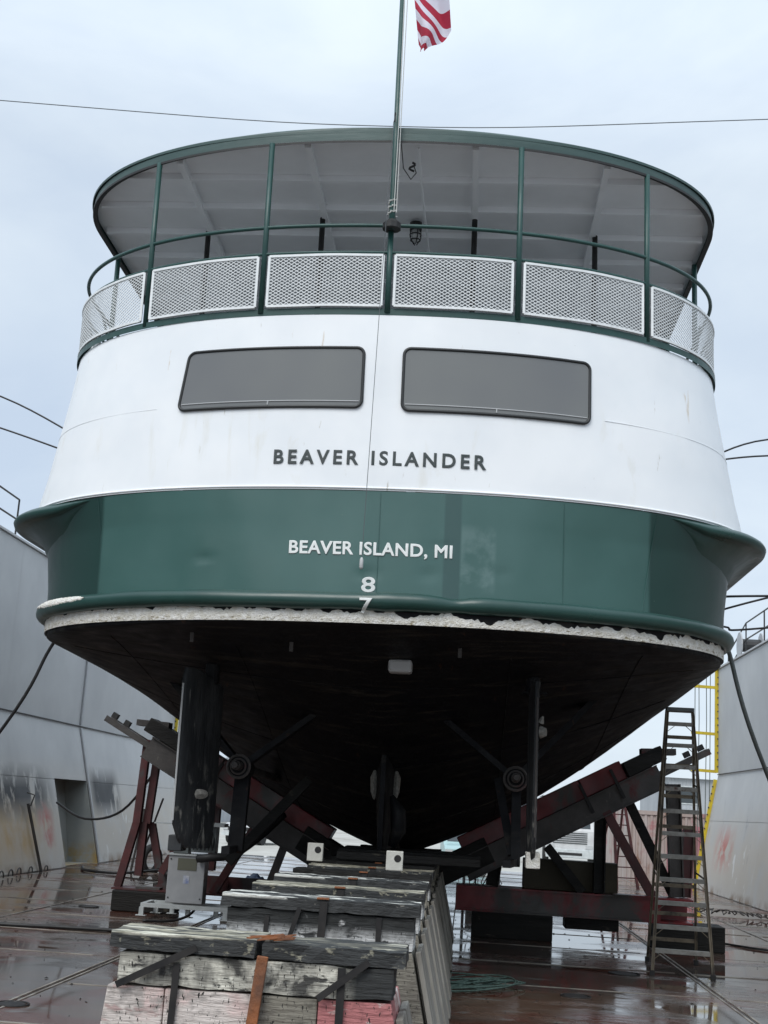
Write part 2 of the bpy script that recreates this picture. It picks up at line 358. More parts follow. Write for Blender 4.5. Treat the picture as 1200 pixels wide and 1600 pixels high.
# ================================================================= SETTING
MB().box(-600, 600, 47.6, 1500, -3.0, -.42).build('ground', 'gravel'); tag(bpy.data.objects['ground'], kind='structure')
g2 = MB(); g2.box(-600, -14, -80, 47.6, -3.0, -1.6); g2.box(11.5, 600, -80, 47.6, -3.0, -1.6); g2.box(-14, 11.5, -80, -6, -3.0, -1.6)
wm = mat('harbour_water', (.05, .07, .075), (.06, .085, .09), .5, .12, bump=.5, bscale=1.2, coord='World')
tag(g2.build('water', wm), kind='structure')
tag(MB().box(-13.8, 11.3, -5.9, 47.5, -2.6, -.07).build('dock_pontoon', 'pontoon'), kind='structure')

floor = empty('dock_floor', kind='structure')
XS = [-10.0, -6.75, -4.0, -.15, 3.0, 5.4, 8.2]; YS = [-5.6+1.2*i for i in range(0, 45, 2)]
pm = {}
for i in range(len(XS)-1):
    for j in range(len(YS)-1):
        wdt = XS[i+1]-XS[i]
        if i not in pm:
            b = MB().box(.006, wdt-.006, .006, 2.394, -.04, 0)
            pm[i] = b.build('deck_plate', 'deck', floor)
            o = pm[i]
        else:
            o = pm[i].copy(); scene.collection.objects.link(o)
        o.location = (XS[i], YS[j], random.uniform(-.002, .002))
        o.rotation_euler = (random.uniform(-.0006, .0006), random.uniform(-.0006, .0006), 0)
wl = MB()
for x in XS[1:-1]:
    for dx in (-.035, .035) if x in (3.0, -4.0) else (0,):
        wl.box(x+dx-.011, x+dx+.011, -5, 46.5, -.003, .008)
for j, y in enumerate(YS[1:-1]):
    for i in range(len(XS)-1):
        if random.random() < .85:
            a = random.uniform(0, .2); wl.box(XS[i]+.05+a, XS[i+1]-.05-random.uniform(0, .3), y-.012, y+.012, -.003, .0075)
wl.build('weld_seam', 'weld', floor)
# deck drains and lashing sockets
for (x, y, r) in ((1.28, 15.35, .13), (2.1, 17.9, .16), (-3.95, 12.1, .12), (5.4, 20.1, .13), (-6.2, 22.4, .13)):
    t = MB(); t.tube([(x+r*1.25*math.cos(a), y+r*1.25*math.sin(a), .006) for a in [2*math.pi*k/20 for k in range(20)]], .010, 6, closed=True)
    t.cyl((x, y, -.004), (x, y, .010), r, 20); t.build('deck_socket', 'strap', floor)

# ---- dock wing walls
def wing(sign, xb, xk, xt, ztop, yend, label, door=None):
    root = empty('dock_wall', (0, 0, 0), label=label, cat='dock wall')
    zk = 3.55
    def X(z): return xb+(xk-xb)*min(z, zk)/zk if z < zk else xk
    back = MB(); d = sign*.02
    poly = [(X(0)+d, .0), (X(zk)+d, zk), (xk+d, ztop-.02), (xt, ztop-.02), (xt, 0)]
    if door:
        back.prism(poly, -5, door[0]-.025); back.prism(poly, door[1]+.025, yend)
        zt = door[2]; back.prism([(X(zt)+d, zt), (X(zk)+d, zk), (xk+d, ztop-.02), (xt, ztop-.02), (xt, zt)], door[0], door[1])
    else: back.prism(poly, -5, yend)
    back.build('wall_core', 'steel_wall', root)
    tp = MB().box(min(xk-d*3, xt), max(xk-d*3, xt), -5, yend+.05, ztop-.018, ztop+.03).build('wall_cap', 'steel_wall', root)
    joint = 35.6 if sign < 0 else 29.0
    ys = [-5, 5.6, 11.6, 17.6, 23.6, 29.6, 35.6, 41.6, yend] if sign < 0 else [-5, 5, 11, 17, 23, 29, 35, 40, yend]
    zs = [0.03, 2.1, zk-.01, zk+.01, ztop-.03]
    for a in range(len(ys)-1):
        for (z0, z1) in ((.02, 2.095), (2.105, zk-.006), (zk+.008, ztop-.03)):
            g = .03 if abs(ys[a]-joint) < .01 else .004; g1 = .03 if abs(ys[a+1]-joint) < .01 else .004
            y0, y1 = ys[a]+g, ys[a+1]-g1
            segs = [(y0, y1, z0, z1)]
            if door and y0 < door[1] and y1 > door[0] and z0 < door[2]:
                zt = min(door[2], z1)
                segs = [(y0, door[0], z0, z1)]
                if door[1] < y1-.05: segs.append((door[1], y1, z0, z1))
                if z1 > zt+.02: segs.append((door[0]+.002, min(door[1], y1)-.002, zt, z1))
            b = MB()
            for (q0, q1, p0, p1) in segs:
                # slightly buckled sheet: three strips
                nn = 6; fr = []; bk = []
                for k in range(nn+1):
                    y = q0+(q1-q0)*k/nn; w1 = random.uniform(-.006, .006) if 0 < k < nn else 0
                    fr.append([(X(p)-sign*(.0+ (w1 if c in (1,) else 0)), y, p) for c, p in enumerate((p0, (p0+p1)/2, p1))])
                b.loft(fr)
            b.build('wall_panel', 'steel_wall', root, solid=0.012 if False else 0)
    if door:
        r = MB(); x0 = X(0); dp = sign*.8
        r.add([(x0+dp, door[0], 0), (x0+dp, door[1], 0), (x0+dp+sign*.35, door[1], door[2]), (x0+dp+sign*.35, door[0], door[2]),
               (x0, door[0], 0), (x0, door[1], 0), (X(door[2]), door[1], door[2]), (X(door[2]), door[0], door[2])],
              [(0, 1, 2, 3), (0, 3, 7, 4), (1, 5, 6, 2), (2, 6, 7, 3), (0, 4, 5, 1)])
        r.build('wall_recess', 'recess', root, recalc=False)
    return root, X
wl_, XL = wing(-1, -9.72, -10.62, -13.6, 7.45, 47.2, 'grey steel dock side wall with a doorway recess and black smudges, left of the ferry', door=(32.7, 35.55, 2.12))
wr_, XR = wing(1, 7.30, 7.98, 11.0, 6.95, 43.5, 'plain grey steel dock side wall with yellow end post, right of the ferry')
# chafing bars and pipes on left wall
b = MB()
b.tube([(XL(3.56)+.03, -4, 3.56), (XL(3.56)+.03, 47, 3.56)], .018, 6); b.build('fender_wire', 'cable', wl_)
b = MB(); b.tube([(XR(3.53)-.03, 10, 3.50), (XR(3.53)-.03, 43.4, 3.56)], .018, 6); b.build('fender_wire', 'cable', wr_)
b = MB(); b.beam((XL(0)+.03, 35.6, .05), (XL(3.5)+.03, 35.6, 3.5), .10, .04, (1, 0, 0)); b.beam((XL(4)+.03, 35.6, 3.6), (XL(4)+.03, 35.6, 7.4), .10, .04, (1, 0, 0))
b.build('joint_strip', 'box_grey', wl_)
b = MB(); b.beam((XL(1.4)+.06, 30.2, 1.5), (XL(0)+.06, 30.6, 0), .05, .05); b.tube([(XL(1.3)+.1, 30.2, 1.45), (XL(1.5)+.2, 30.25, 1.7), (XL(1.7)+.08, 30.2, 1.75)], .018, 6)
b.build('bracket_bar', 'grimy', wl_)
# yellow end posts
def yellow_post(parent, X, yend, ztop, sg):
    b = MB(); y = yend+.06
    b.beam((X(3.7)-sg*.02, y, 3.62), (X(4)-sg*.02, y, ztop+.1), .16, .12, (0, 1, 0)); b.beam((X(0)-sg*.02, y, .02), (X(3.4)-sg*.02, y, 3.4), .16, .12, (0, 1, 0))
    b.build('yellow_post', 'yellow', parent)
    bolts = MB()
    for k in range(14):
        z = .3+k*.22; bolts.box(X(z)-sg*.10-.02, X(z)-sg*.10+.02, y-.085, y-.06, z, z+.04)
    for k in range(14):
        z = 3.8+k*.22; bolts.box(X(z)-sg*.02-.02, X(z)-sg*.02+.02, y-.085, y-.06, z, z+.04)
    bolts.build('bolt', 'grimy', parent)
    for z in (3.66, 4.85, 6.35):
        MB().beam((X(4)-sg*.05, y+.02, z), (X(4)-sg*.85, y+.02, z+.02), .09, .09, (0, 0, 1)).build('yellow_bracket', 'yellow', parent)
    c = MB()
    for k, dx in enumerate((.25, .38, .62, .74)):
        x = X(4)-sg*dx; c.tube([(x, y+.02, 6.9), (x+.02*math.sin(k), y+.02, 5.2), (x, y+.02, 3.7), (x-.03, y+.05, .2)], .014, 5)
    c.build('guide_wire', 'rope', parent)
yellow_post(wr_, XR, 43.5, 6.9, 1); yellow_post(wl_, XL, 47.2, 5.0, -1)

# rail and gear on top of walls
def handrail(name, pts, h, mtl, label, parent=None, rails=(1, .5)):
    root = parent or empty(name, (0, 0, 0), label=label, cat='railing')
    b = MB()
    for f in rails: b.tube([(p[0], p[1], p[2]+h*f) for p in pts], .022, 6)
    b.build('rail', mtl, root)
    for p in pts: MB().cyl(p, (p[0], p[1], p[2]+h), .022, 6).build('stanchion', mtl, root)
    return root
handrail('handrail', [(-10.8, y, 7.48) for y in (14, 17, 20, 23, 26, 29.4)], .95, 'cable', 'dark pipe handrail along the top of the left dock wall')
handrail('handrail', [(8.15, y, 6.98) for y in (30, 32.5, 35, 37.5, 40)]+[(8.2, 43, 6.4)], 1.0, 'cable', 'dark pipe handrail stepping down on top of the right dock wall')
bo = empty('mooring_winch', (8.5, 36.0, 6.98), label='grey mooring post and winch on top of the right dock wall', cat='winch')
MB().box(-.3, .3, -.35, .35, 0, 1.5).build('post', 'box_grey', bo, bevel=.02)
MB().cyl((-.55, -.9, .35), (.35, -.9, .35), .28, 14).build('drum', 'grimy', bo)
MB().box(-.6, .5, -1.4, -.5, 0, .12).build('base', 'grimy', bo); MB().box(-.12, .12, -.1, .1, 1.5, 1.85).build('cap', 'dark', bo)
# lumps of gear on the wall top
bk = empty('cable_reel', (8.4, 40.6, 6.98), label='small cable reel beside the handrail on the right dock wall', cat='reel')
MB().cyl((-.3, 0, .4), (.3, 0, .4), .2, 12).build('drum', 'cable', bk)
for s in (-.32, .32): MB().cyl((s-.02, 0, .4), (s+.02, 0, .4), .4, 14).build('flange', 'box_grey', bk)

# ================================================================= FERRY
X0 = -1.12; OFF = Vector((0, 13, 5))       # ship coordinates are written (x from centreline, true y, true z)
ship = empty('ferry', (X0, 13, 5), (0, -.014, 0), label='green and white double-deck ferry propped up in dry dock, seen from its stern', cat='ferry')
def part(mb, name, m, parent=None, **k):
    return mb.build(name, m, parent or ship, off=OFF, **k)
SN = 2.2; SD = 2.5
def planY(x, B):
    u = min(abs(x)/B, 1); return 13+SD*(1-(1-u**SN)**(1/SN))
def bow(B, ys=30., ye=42.):
    return [(B*math.sqrt(max(0, 1-((y-ys)/(ye-ys))**2)), y) for y in (32, 34, 36, 38, 39.5, 40.7, 41.5, 41.9)]
def half(B, fwd=(17, 19, 22, 26, 30), nose=True, nc=34, dy=0.):
    pts = []
    for i in range(nc+1):
        t = (i/nc)*math.pi/2
        pts.append((B*math.sin(t)**(2/SN), 13+dy+SD*(1-math.cos(t)**(2/SN))))
    pts += [(B, y) for y in fwd]
    if nose: pts += bow(B)
    return pts
def outline(B, **k):
    h = half(B, **k); return [(-x, y) for x, y in h[:0:-1]]+h
def ring(B, z, **k): return [(x, y, z) for x, y in outline(B, **k)]
def arc_samples(B, s0, s1, n, dy=0.):
    """points at arc length s (0 at centreline, + to starboard)"""
    h = [Vector((x, y)) for x, y in half(B, nose=False, nc=120, dy=dy)]; L_ = [0]
    for a, c in zip(h, h[1:]): L_.append(L_[-1]+(c-a).length)
    def at(s):
        q = abs(s); k = 0
        while k < len(L_)-2 and L_[k+1] < q: k += 1
        f = (q-L_[k])/(L_[k+1]-L_[k]); p = h[k].lerp(h[k+1], f)
        return Vector((math.copysign(p.x, s), p.y))
    return [at(s0+(s1-s0)*i/n) for i in range(n+1)]
def arclen(x, B):
    h = half(B, nose=False, nc=120); s = 0
    for a, c in zip(h, h[1:]):
        d = math.hypot(c[0]-a[0], c[1]-a[1])
        if c[0] >= abs(x): return math.copysign(s+d*(abs(x)-a[0])/max(c[0]-a[0], 1e-6), x)
        s += d
    return s

# --- bottom
BK = 3.93
def zV(x): return 1.15+.31*abs(x)+.071*x*x
def kY(Y):
    t = max(0, min(1, (Y-12.6)/9.4)); return max(0, t*t*(3-2*t)*1.005-.0055)
def zB(x, Y): return 3.68-kY(Y)*max(0, 3.68-zV(x))
hb = MB(); rows = []
def bW(Y):
    if Y <= 15.5: return BK*(1-max(0, 1-(Y-13)/SD)**SN)**(1/SN)
    if Y <= 30: return BK
    return BK*math.sqrt(max(0, 1-((Y-30)/12)**2))
st = [13+.0005, 13.02, 13.05, 13.1, 13.17, 13.27, 13.4, 13.55, 13.75, 14, 14.3, 14.6, 14.9, 15.2, 15.5]+[16+.5*i for i in range(12)]+[22, 23, 25, 27, 30, 32, 34, 36, 38, 39.5, 40.7, 41.5, 41.9]
for Y in st:
    bw = bW(Y); row = [(-bw, Y, 3.68)]
    for i in range(25):
        x = bw*(-1+2*i/24); row.append((x, Y, min(3.679, zB(x, Y)+(0 if Y < 32 else (Y-32)*.12*(1-abs(x)/4)))))
    row.append((bw, Y, 3.68)); rows.append(row)
hb.loft(rows); part(hb, 'hull_bottom', 'black_hull', smooth=True)
for x in (-2.9, -1.5, 1.5, 2.9):
    b = MB(); b.tube([(x, y, zB(x, y)-.001) for y in [14.2+.4*i for i in range(22)]], .007, 5); part(b, 'weld_seam', 'black_hull')
for y in (15.2, 17.4, 19.6):
    b = MB(); b.tube([(x, y, zB(x, y)-.001) for x in [-3.6+.2*i for i in range(37)]], .006, 5); part(b, 'weld_seam', 'black_hull')
# --- stripe, topside, house
def band(name, m, levels, smooth=True, parent=None, **k):
    b = MB(); b.loft([ring(B, z, **k) for B, z in levels]); return part(b, name, m, parent, smooth=smooth)
band('hull_edge', 'black_hull', [(3.93, 3.68), (3.945, 3.69), (3.95, 3.86)])
# worn pale stripe: an uneven-edged skin just proud of the edge plate
sp = MB(); low = []; up = []; mid = []
samp = arc_samples(3.955, -6.4, 6.4, 420)
for i, p in enumerate(samp):
    dirn = Vector((p.x/3.0, -1 if abs(p.x) < 3.9 else 0)).normalized()*.006
    s = -6.4+12.8*i/420; t = s/6.4
    h = .118+(.03 if s < -1.2 else 0)*min(1, (-s-1.2)/.8)+.012*math.sin(s*9.1)+.014*math.sin(s*23+1)+random.uniform(-.014, .014)
    if .3 < s < 3.2: h -= .045*(.5+.5*math.sin(s*6.5))
    h = max(.03, h)
    low.append((p.x+dirn.x, p.y+dirn.y-.004, 3.682)); mid.append((p.x+dirn.x*1.6, p.y+dirn.y*1.6-.006, 3.682+h*.5)); up.append((p.x+dirn.x*.6, p.y+dirn.y*.6-.003, 3.682+h))
rws = []
for q in range(7):
    t = q/6; rw = []
    for a, c in zip(low, up):
        j = random.uniform(-.0045, .002) if 0 < q < 6 else 0
        nx_ = a[0]/3.0; n_ = Vector((nx_, -1)).normalized(); jz = random.uniform(-.006, .006) if 0 < q else 0
        rw.append((a[0]+(c[0]-a[0])*t-n_.x*j, a[1]+(c[1]-a[1])*t-.004*math.sin(math.pi*t)-n_.y*j*-1 if False else a[1]+(c[1]-a[1])*t-.004*math.sin(math.pi*t)+j, a[2]+(c[2]-a[2])*t+jz))
    rws.append(rw)
sp.loft(rws); part(sp, 'worn_stripe', 'flake', smooth=False)

GB = [(3.955, 3.86), (3.97, 4.2), (4.03, 4.7), (4.19, 5.045)]
tr = MB(); rings = []
zz = [3.86+(5.045-3.86)*i/26 for i in range(27)]
dents = [(-1.72, 4.33, .09, .035, .016), (.02, 4.19, .05, .05, .03), (.62, 4.2, .05, .05, .02), (.72, 4.5, .06, .03, .015), (1.35, 4.25, .05, .04, .014), (-3.6, 4.5, .3, .3, .006), (2.2, 4.4, .5, .4, .012), (-.9, 4.6, .6, .4, .010), (1.1, 4.4, .12, .35, .012)]
def Bz(z):
    for (b0, a0), (b1, a1) in zip(GB, GB[1:]):
        if z <= a1: return b0+(b1-b0)*(z-a0)/(a1-a0)
    return 4.19
for z in zz:
    rg = []
    for x, y in outline(Bz(z), nc=90):
        if y < 14.2:
            for (dx, dz, rx, rz, dp) in dents:
                q = ((x-dx)/rx)**2+((z-dz)/rz)**2
                if q < 6: y += dp*math.exp(-q)
        if y < 14.6: y += .0035*math.sin(x*2*math.pi/.56)*math.sin((z-3.86)*math.pi/1.18)+.003*math.sin(x*2.3+z*3)
        rg.append((x, y, z))
    rings.append(rg)
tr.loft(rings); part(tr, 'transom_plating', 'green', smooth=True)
# weld seams on the green plate
for x0, x1 in ((-3.03, -2.88), (2.98, 2.82), (1.98, 1.98), (.10, .10)):
    b = MB(); pts = [(x0+(x1-x0)*t, planY(x0+(x1-x0)*t, Bz(5.03-1.05*t))-.001, 5.03-1.05*t) for t in [i/8 for i in range(9)]]
    b.tube(pts, .0055 if abs(x0) > 2.5 else .003, 5); part(b, 'weld_seam', 'green')
# white house
HW = [(4.215, 5.052), (4.205, 5.09), (4.11, 5.5), (4.02, 6.0), (3.93, 6.5), (3.865, 6.955)]
def Hz(z):
    for (b0, a0), (b1, a1) in zip(HW, HW[1:]):
        if z <= a1: return b0+(b1-b0)*(z-a0)/(a1-a0)
    return 3.865
hw = MB(); rings = []
for i in range(30):
    z = 5.052+(6.955-5.052)*i/29; rg = []
    for x, y in outline(Hz(z), nc=70):
        rg.append((x, y-(.003*math.sin(x*3.1+1)*math.sin(z*5)+.0022*math.sin(x*2*math.pi/.6)*math.sin((z-5.05)*math.pi/.95))*(1 if y < 14 else 0), z))
    rings.append(rg)
hw.loft(rings); part(hw, 'house_wall', 'white', smooth=True)
b = MB(); b.tube([(x, y-.003, 5.075) for x, y in outline(4.21, nc=60)], .012, 6); part(b, 'trim_bead', 'white', smooth=True)
for z, lo in ((5.98, 2.45),):
    for sgn in (-1, 1):
        pts = [(p.x, p.y-.002, z) for p in arc_samples(4.024, sgn*lo, sgn*9, 60)]
        b = MB(); b.tube(pts, .0028, 5); part(b, 'weld_seam', 'white')
# deck rim
b = MB(); b.loft([ring(3.90, 6.957), ring(3.90, 7.03), ring(3.80, 7.03)]); part(b, 'deck_rim', 'green_trim')
b = MB(); b.loft([ring(3.84, 6.94), [(x*.02, 13+(y-13)*.999+1 if y < 20 else y, 6.94) for x, y in outline(3.84)]]); part(b, 'upper_deck', mat('upper_deck_paint', (.29, .31, .31), (.34, .35, .35), 3, .6))

# --- fender roll
FR = 3.985; pts = []; rad = []
for p in arc_samples(FR, -8.0, 8.0, 150):
    x, y = p; r = .088; z = 3.90
    if -9 < x < 9 and y < 14.2:
        r += .010*math.exp(-((x-.20)/.10)**2)-.020*math.exp(-((x-.9)/.13)**2)+.007*math.exp(-((x-.55)/.2)**2)
        z += .004*math.sin(x*2.2)-.014*math.exp(-((x-.85)/.2)**2)
        y += .02*math.exp(-((x-.9)/.15)**2)
    pts.append((x, y-.03, z)); rad.append(r+.003*math.sin(x*7))
b = MB(); b.tube(pts, rad, 16); part(b, 'fender_roll', 'green_dark', smooth=True)
b = MB(); b.tube([(.205, planY(.205, FR)-.03-.094*abs(math.cos(t)), 3.90+.094*math.sin(t)) for t in [-1.3+2.7*k/11 for k in range(12)]], .004, 5); part(b, 'weld_seam', 'green')
# bare patch where the paint has come off the port end of the roll
b = MB(); rws = [[] for _ in range(7)]
pp = arc_samples(FR, -4.45, -3.15, 60)
for i, p in enumerate(pp):
    nrm = Vector((p.x/2.2, -1)).normalized(); t = i/60; env = math.sin(math.pi*t)**.5
    a0 = .40-.50*env+random.uniform(-.10, .10); a1 = .40+.62*env+random.uniform(-.10, .10)
    if t < .28: a0 += .12; a1 -= .25*abs(math.sin(t*30))
    for q in range(7):
        a = a0+(a1-a0)*q/6; rr0 = .0935+(.004 if 0 < q < 6 else -.004)
        rws[q].append((p.x+nrm.x*rr0*math.cos(a), p.y-.03+nrm.y*rr0*math.cos(a), 3.90+rr0*math.sin(a)))
b.loft(rws); part(b, 'bare_patch', 'flake')

# --- guard sponsons (port and starboard)
for sgn in (-1, 1):
    b = MB(); rows = []
    path = arc_samples(4.15, sgn*3.22, sgn*22, 150)
    for i, p in enumerate(path):
        s = 3.22+(22-3.22)*i/150
        t = min(1, (s-3.22)/1.55); g = .30*math.sin(t*math.pi/2)**1.1+.004
        if i == 0: nrm = Vector((sgn*.5, -1)).normalized()
        j0, j1 = path[max(0, i-1)], path[min(len(path)-1, i+1)]
        tg = (j1-j0).normalized(); nrm = Vector((tg.y, -tg.x))*sgn
        if nrm.x*sgn < 0: nrm = -nrm
        zt = 5.035; sc = min(1, g/.15)
        prof = [(-.01, zt), (g*.6, zt-.005), (max(.004, g-.07*sc), zt-.012), (g-.02*sc, zt-.045*sc), (g, zt-.08*sc), (g-.015*sc, zt-.12*sc), (g-.05*sc, zt-.145*sc), (g-.10*sc, zt-.14*sc), (g*.40, zt-.15*sc-.05*g), (-.01-.1*g, zt-.19*sc-.30*g), (-.05-.38*g, zt-.22*sc-1.0*g)]
        rows.append([(p.x+nrm.x*o, p.y+nrm.y*o, z) for o, z in prof])
    b.loft(rows); part(b, 'side_guard', 'green_dark', smooth=True)

# --- windows
def S(x, z, o=0):   # point on the white wall, o metres proud
    B = Hz(z); y = planY(x, B); e = .01
    tx = (planY(x+e, B)-planY(x-e, B))/(2*e); n = Vector((tx, -1)).normalized()
    return Vector((x+n.x*o, y+n.y*o, z))
def window(xl, xr, zb, zt, shear):
    r = .075; loop = []
    for cx, cz, a0 in ((xr-r, zt-r, 0), (xl+r, zt-r, 90), (xl+r, zb+r, 180), (xr-r, zb+r, 270)):
        for k in range(7):
            a = R_(a0+15*k); loop.append((cx+r*math.cos(a), cz+r*math.sin(a)))
    dense = []
    for i, p in enumerate(loop):
        q = loop[(i+1) % len(loop)]; d = math.hypot(q[0]-p[0], q[1]-p[1]); m = max(1, int(d/.08))
        for k in range(m): dense.append((p[0]+(q[0]-p[0])*k/m, p[1]+(q[1]-p[1])*k/m))
    sh = lambda x, z: x+shear*(z-(zb+zt)/2)*(xr-x)/(xr-xl)
    b = MB(); b.tube([S(sh(x, z), z, .012) for x, z in dense], .017, 8, closed=True); win = part(b, 'window', 'gasket', smooth=True)
    b = MB(); nx = 24; rows = []
    for j in range(9):
        z = zb+.004+(zt-zb-.008)*j/8; row = []
        dz = min(z-zb, zt-z); ins = 0 if dz > r else r-math.sqrt(max(0, r*r-(r-dz)**2))
        for i in range(nx+1):
            x = xl+ins+(xr-xl-2*ins)*i/nx; row.append(S(sh(x, z), z, .013))
        rows.append(row)
    b.loft(rows); part(b, 'pane', 'glass', win, smooth=True)
    b = MB(); zl = zb+.062
    b.tube([S(sh(x, zl), zl, .017) for x in [xl+.03+(xr-xl-.06)*i/20 for i in range(21)]], .006, 6)
    xm = (xl+xr)/2; b.tube([S(sh(xm, z), z, .017) for z in (zb+.02, zl)], .008, 6)
    part(b, 'window_track', 'silver', win)
window(-2.095, -.145, 5.935, 6.585, .13)
window(.275, 2.23, 5.915, 6.59, .0)

# --- lettering
def glyph(txt, bold, space):
    cu = bpy.data.curves.new('t', 'FONT'); cu.body = txt; cu.size = 1; cu.bevel_depth = bold; cu.bevel_resolution = 1; cu.space_character = space; cu.resolution_u = 4
    ob = bpy.data.objects.new('t', cu); scene.collection.objects.link(ob)
    dg = bpy.context.evaluated_depsgraph_get(); dg.update(); me = bpy.data.meshes.new_from_object(ob.evaluated_get(dg))
    bpy.data.objects.remove(ob)
    xs = [v.co.x for v in me.vertices]
    return me, min(xs), max(xs)
def lettering(txt, xl, xr, zb, h, m, conf, bold=.02, space=1.0):
    x0 = None; items = []
    for k, ch in enumerate(txt):
        if ch == ' ': continue
        me, a, c = glyph(ch, bold, space); _, p0, p1 = glyph(txt[:k+1], bold, space)
        if x0 is None: x0 = p0
        items.append((me, p1-c))
    x1 = p1; yy = [v.co.y for v in items[0][0].vertices]; y0, y1 = min(yy), max(yy)
    if txt == '7':
        bm = bmesh.new(); bm.from_mesh(items[0][0])
        for k in range(1, 14):
            bmesh.ops.bisect_plane(bm, geom=bm.verts[:]+bm.edges[:]+bm.faces[:], plane_co=(0, y0+(y1-y0)*k/14, 0), plane_no=(0, 1, 0))
        bm.to_mesh(items[0][0]); bm.free()
    for me, sh in items:
        for v in me.vertices:
            X = xl+(v.co.x+sh-x0)/(x1-x0)*(xr-xl); Z = zb+(v.co.y-y0)/(y1-y0)*h; q = Vector(conf(X, Z)); q.y -= max(-.003, v.co.z*.08)
            v.co = q-OFF
        me.materials.clear(); me.materials.append(M[m])
        o = bpy.data.objects.new('letter' if txt[0] not in '78' else 'draft_number', me); scene.collection.objects.link(o); o.parent = ship
def green_conf(x, z): return (x, planY(x, Bz(z))-.004+(.03*math.exp(-((x-.02)/.05)**2-((z-4.19)/.05)**2)), z)
lettering('BEAVER ISLANDER', -1.035, 1.165, 5.318, .152, 'letter_black', lambda x, z: S(x, z, .007), .026, 1.38)
lettering('BEAVER ISLAND, MI', -.815, .85, 4.375, .135, 'letter_white', green_conf, .028, 1.04)
lettering('8', -.055, .088, 3.995, .158, 'letter_white', lambda x, z: (x, 12.996, z), .02)
def roll_conf(x, z):
    d = max(0, .096**2-(z-3.90)**2); return (x, min(13-.03-math.sqrt(d)-.005, 12.975-.02), z)
lettering('7', -.055, .075, 3.775, .145, 'letter_white', roll_conf, .02)

# --- canopy
RB = 3.88
def rr_(B, z, **k): return [(x, y, z) for x, y in outline(B, nose=False, fwd=(17, 19, 22, 26, 31), **k)]
b = MB(); b.loft([rr_(RB+.02, 9.066), rr_(RB+.03, 9.07), rr_(RB+.03, 9.098), rr_(RB, 9.108), rr_(RB-.3, 9.13)]); part(b, 'roof_rim', 'green_fascia', smooth=False)
b = MB(); b.loft([rr_(RB-.05, 8.98), rr_(RB, 8.978), rr_(RB, 9.065)]); part(b, 'fascia', 'green_fascia')
b = MB(); b.loft([rr_(RB-.05, 8.950), rr_(RB+.012, 8.950), rr_(RB+.012, 8.977)]); part(b, 'fascia_lip', 'dark')
b = MB(); top = rr_(RB-.3, 9.13); k = len(top)
b.add(top, [tuple(range(k))]); part(b, 'roof_skin', 'white')
b = MB(); und = rr_(RB-.02, 9.045); b.add(und, [tuple(range(k))]); part(b, 'ceiling', 'ceil')
def halfw(Y): return (RB-.07)*(1-max(0, 1-(Y-13)/SD)**SN)**(1/SN) if Y < 15.5 else RB-.07
for i in range(22):
    Y = 13.98+.75*i; bw = halfw(Y)-.02
    bm_ = MB(); bm_.box(-bw, bw, Y-.03, Y+.03, 8.968, 9.044); part(bm_, 'ceiling_beam', 'ceil')
for x in (-2.42, -.90, .95, 2.42):
    Y = 13+SD*(1-(1-(abs(x)/RB)**SN)**(1/SN))+.1
    bm_ = MB(); bm_.box(x-.035, x+.035, Y, 30.9, 8.955, 9.043); part(bm_, 'ceiling_girder', 'ceil')
b = MB(); b.tube([(.32, 13.2, 9.0), (.33, 14.4, 8.96), (.36, 16, 8.96), (.36, 19, 8.96)], .014, 6); part(b, 'conduit', 'ceil')
posts = [-2.66, -1.29, .075, 1.45, 2.88]
PB = 3.85
for x in posts:
    y = planY(x, PB)
    top = 7.96 if abs(x) < .2 else 8.975
    b = MB(); b.cyl((x, y, 6.99), (x, y, top), .031, 12); part(b, 'canopy_post', 'green_trim', smooth=True)
for x, y in ((-3.80, 16.1), (3.80, 16.1), (-3.82, 18.6), (3.82, 18.6), (-3.82, 21.5), (3.82, 21.5), (-3.82, 25), (3.82, 25)):
    b = MB(); b.cyl((x, y, 6.99), (x, y, 8.94), .034, 12); part(b, 'canopy_post', 'green_trim', smooth=True)
for x, y in ((-2.45, 15.4), (-.93, 14.95), (.95, 14.9), (2.45, 15.35), (-2.45, 19), (2.45, 19)):
    b = MB(); b.cyl((x, y, 6.95), (x, y, 8.975), .034, 12); part(b, 'inner_post', 'dark', smooth=True)
# diagonal side braces
for sgn in (-1, 1):
    for (ya, za, yb, zb_) in ((15.9, 7.0, 16.9, 7.9), (16.9, 7.0, 15.6, 7.9)):
        b = MB(); b.cyl((sgn*3.78, ya, za), (sgn*3.78, yb, zb_), .02, 8); part(b, 'side_brace', 'green_trim')
for z, r in ((7.975, .022), (7.665, .018)):
    b = MB(); b.tube([(x, y, z) for x, y in outline(PB, nose=False, nc=50, fwd=(17, 19, 22, 26, 31))], r, 8); part(b, 'top_rail' if z > 7.8 else 'mid_rail', 'green_trim', smooth=True)
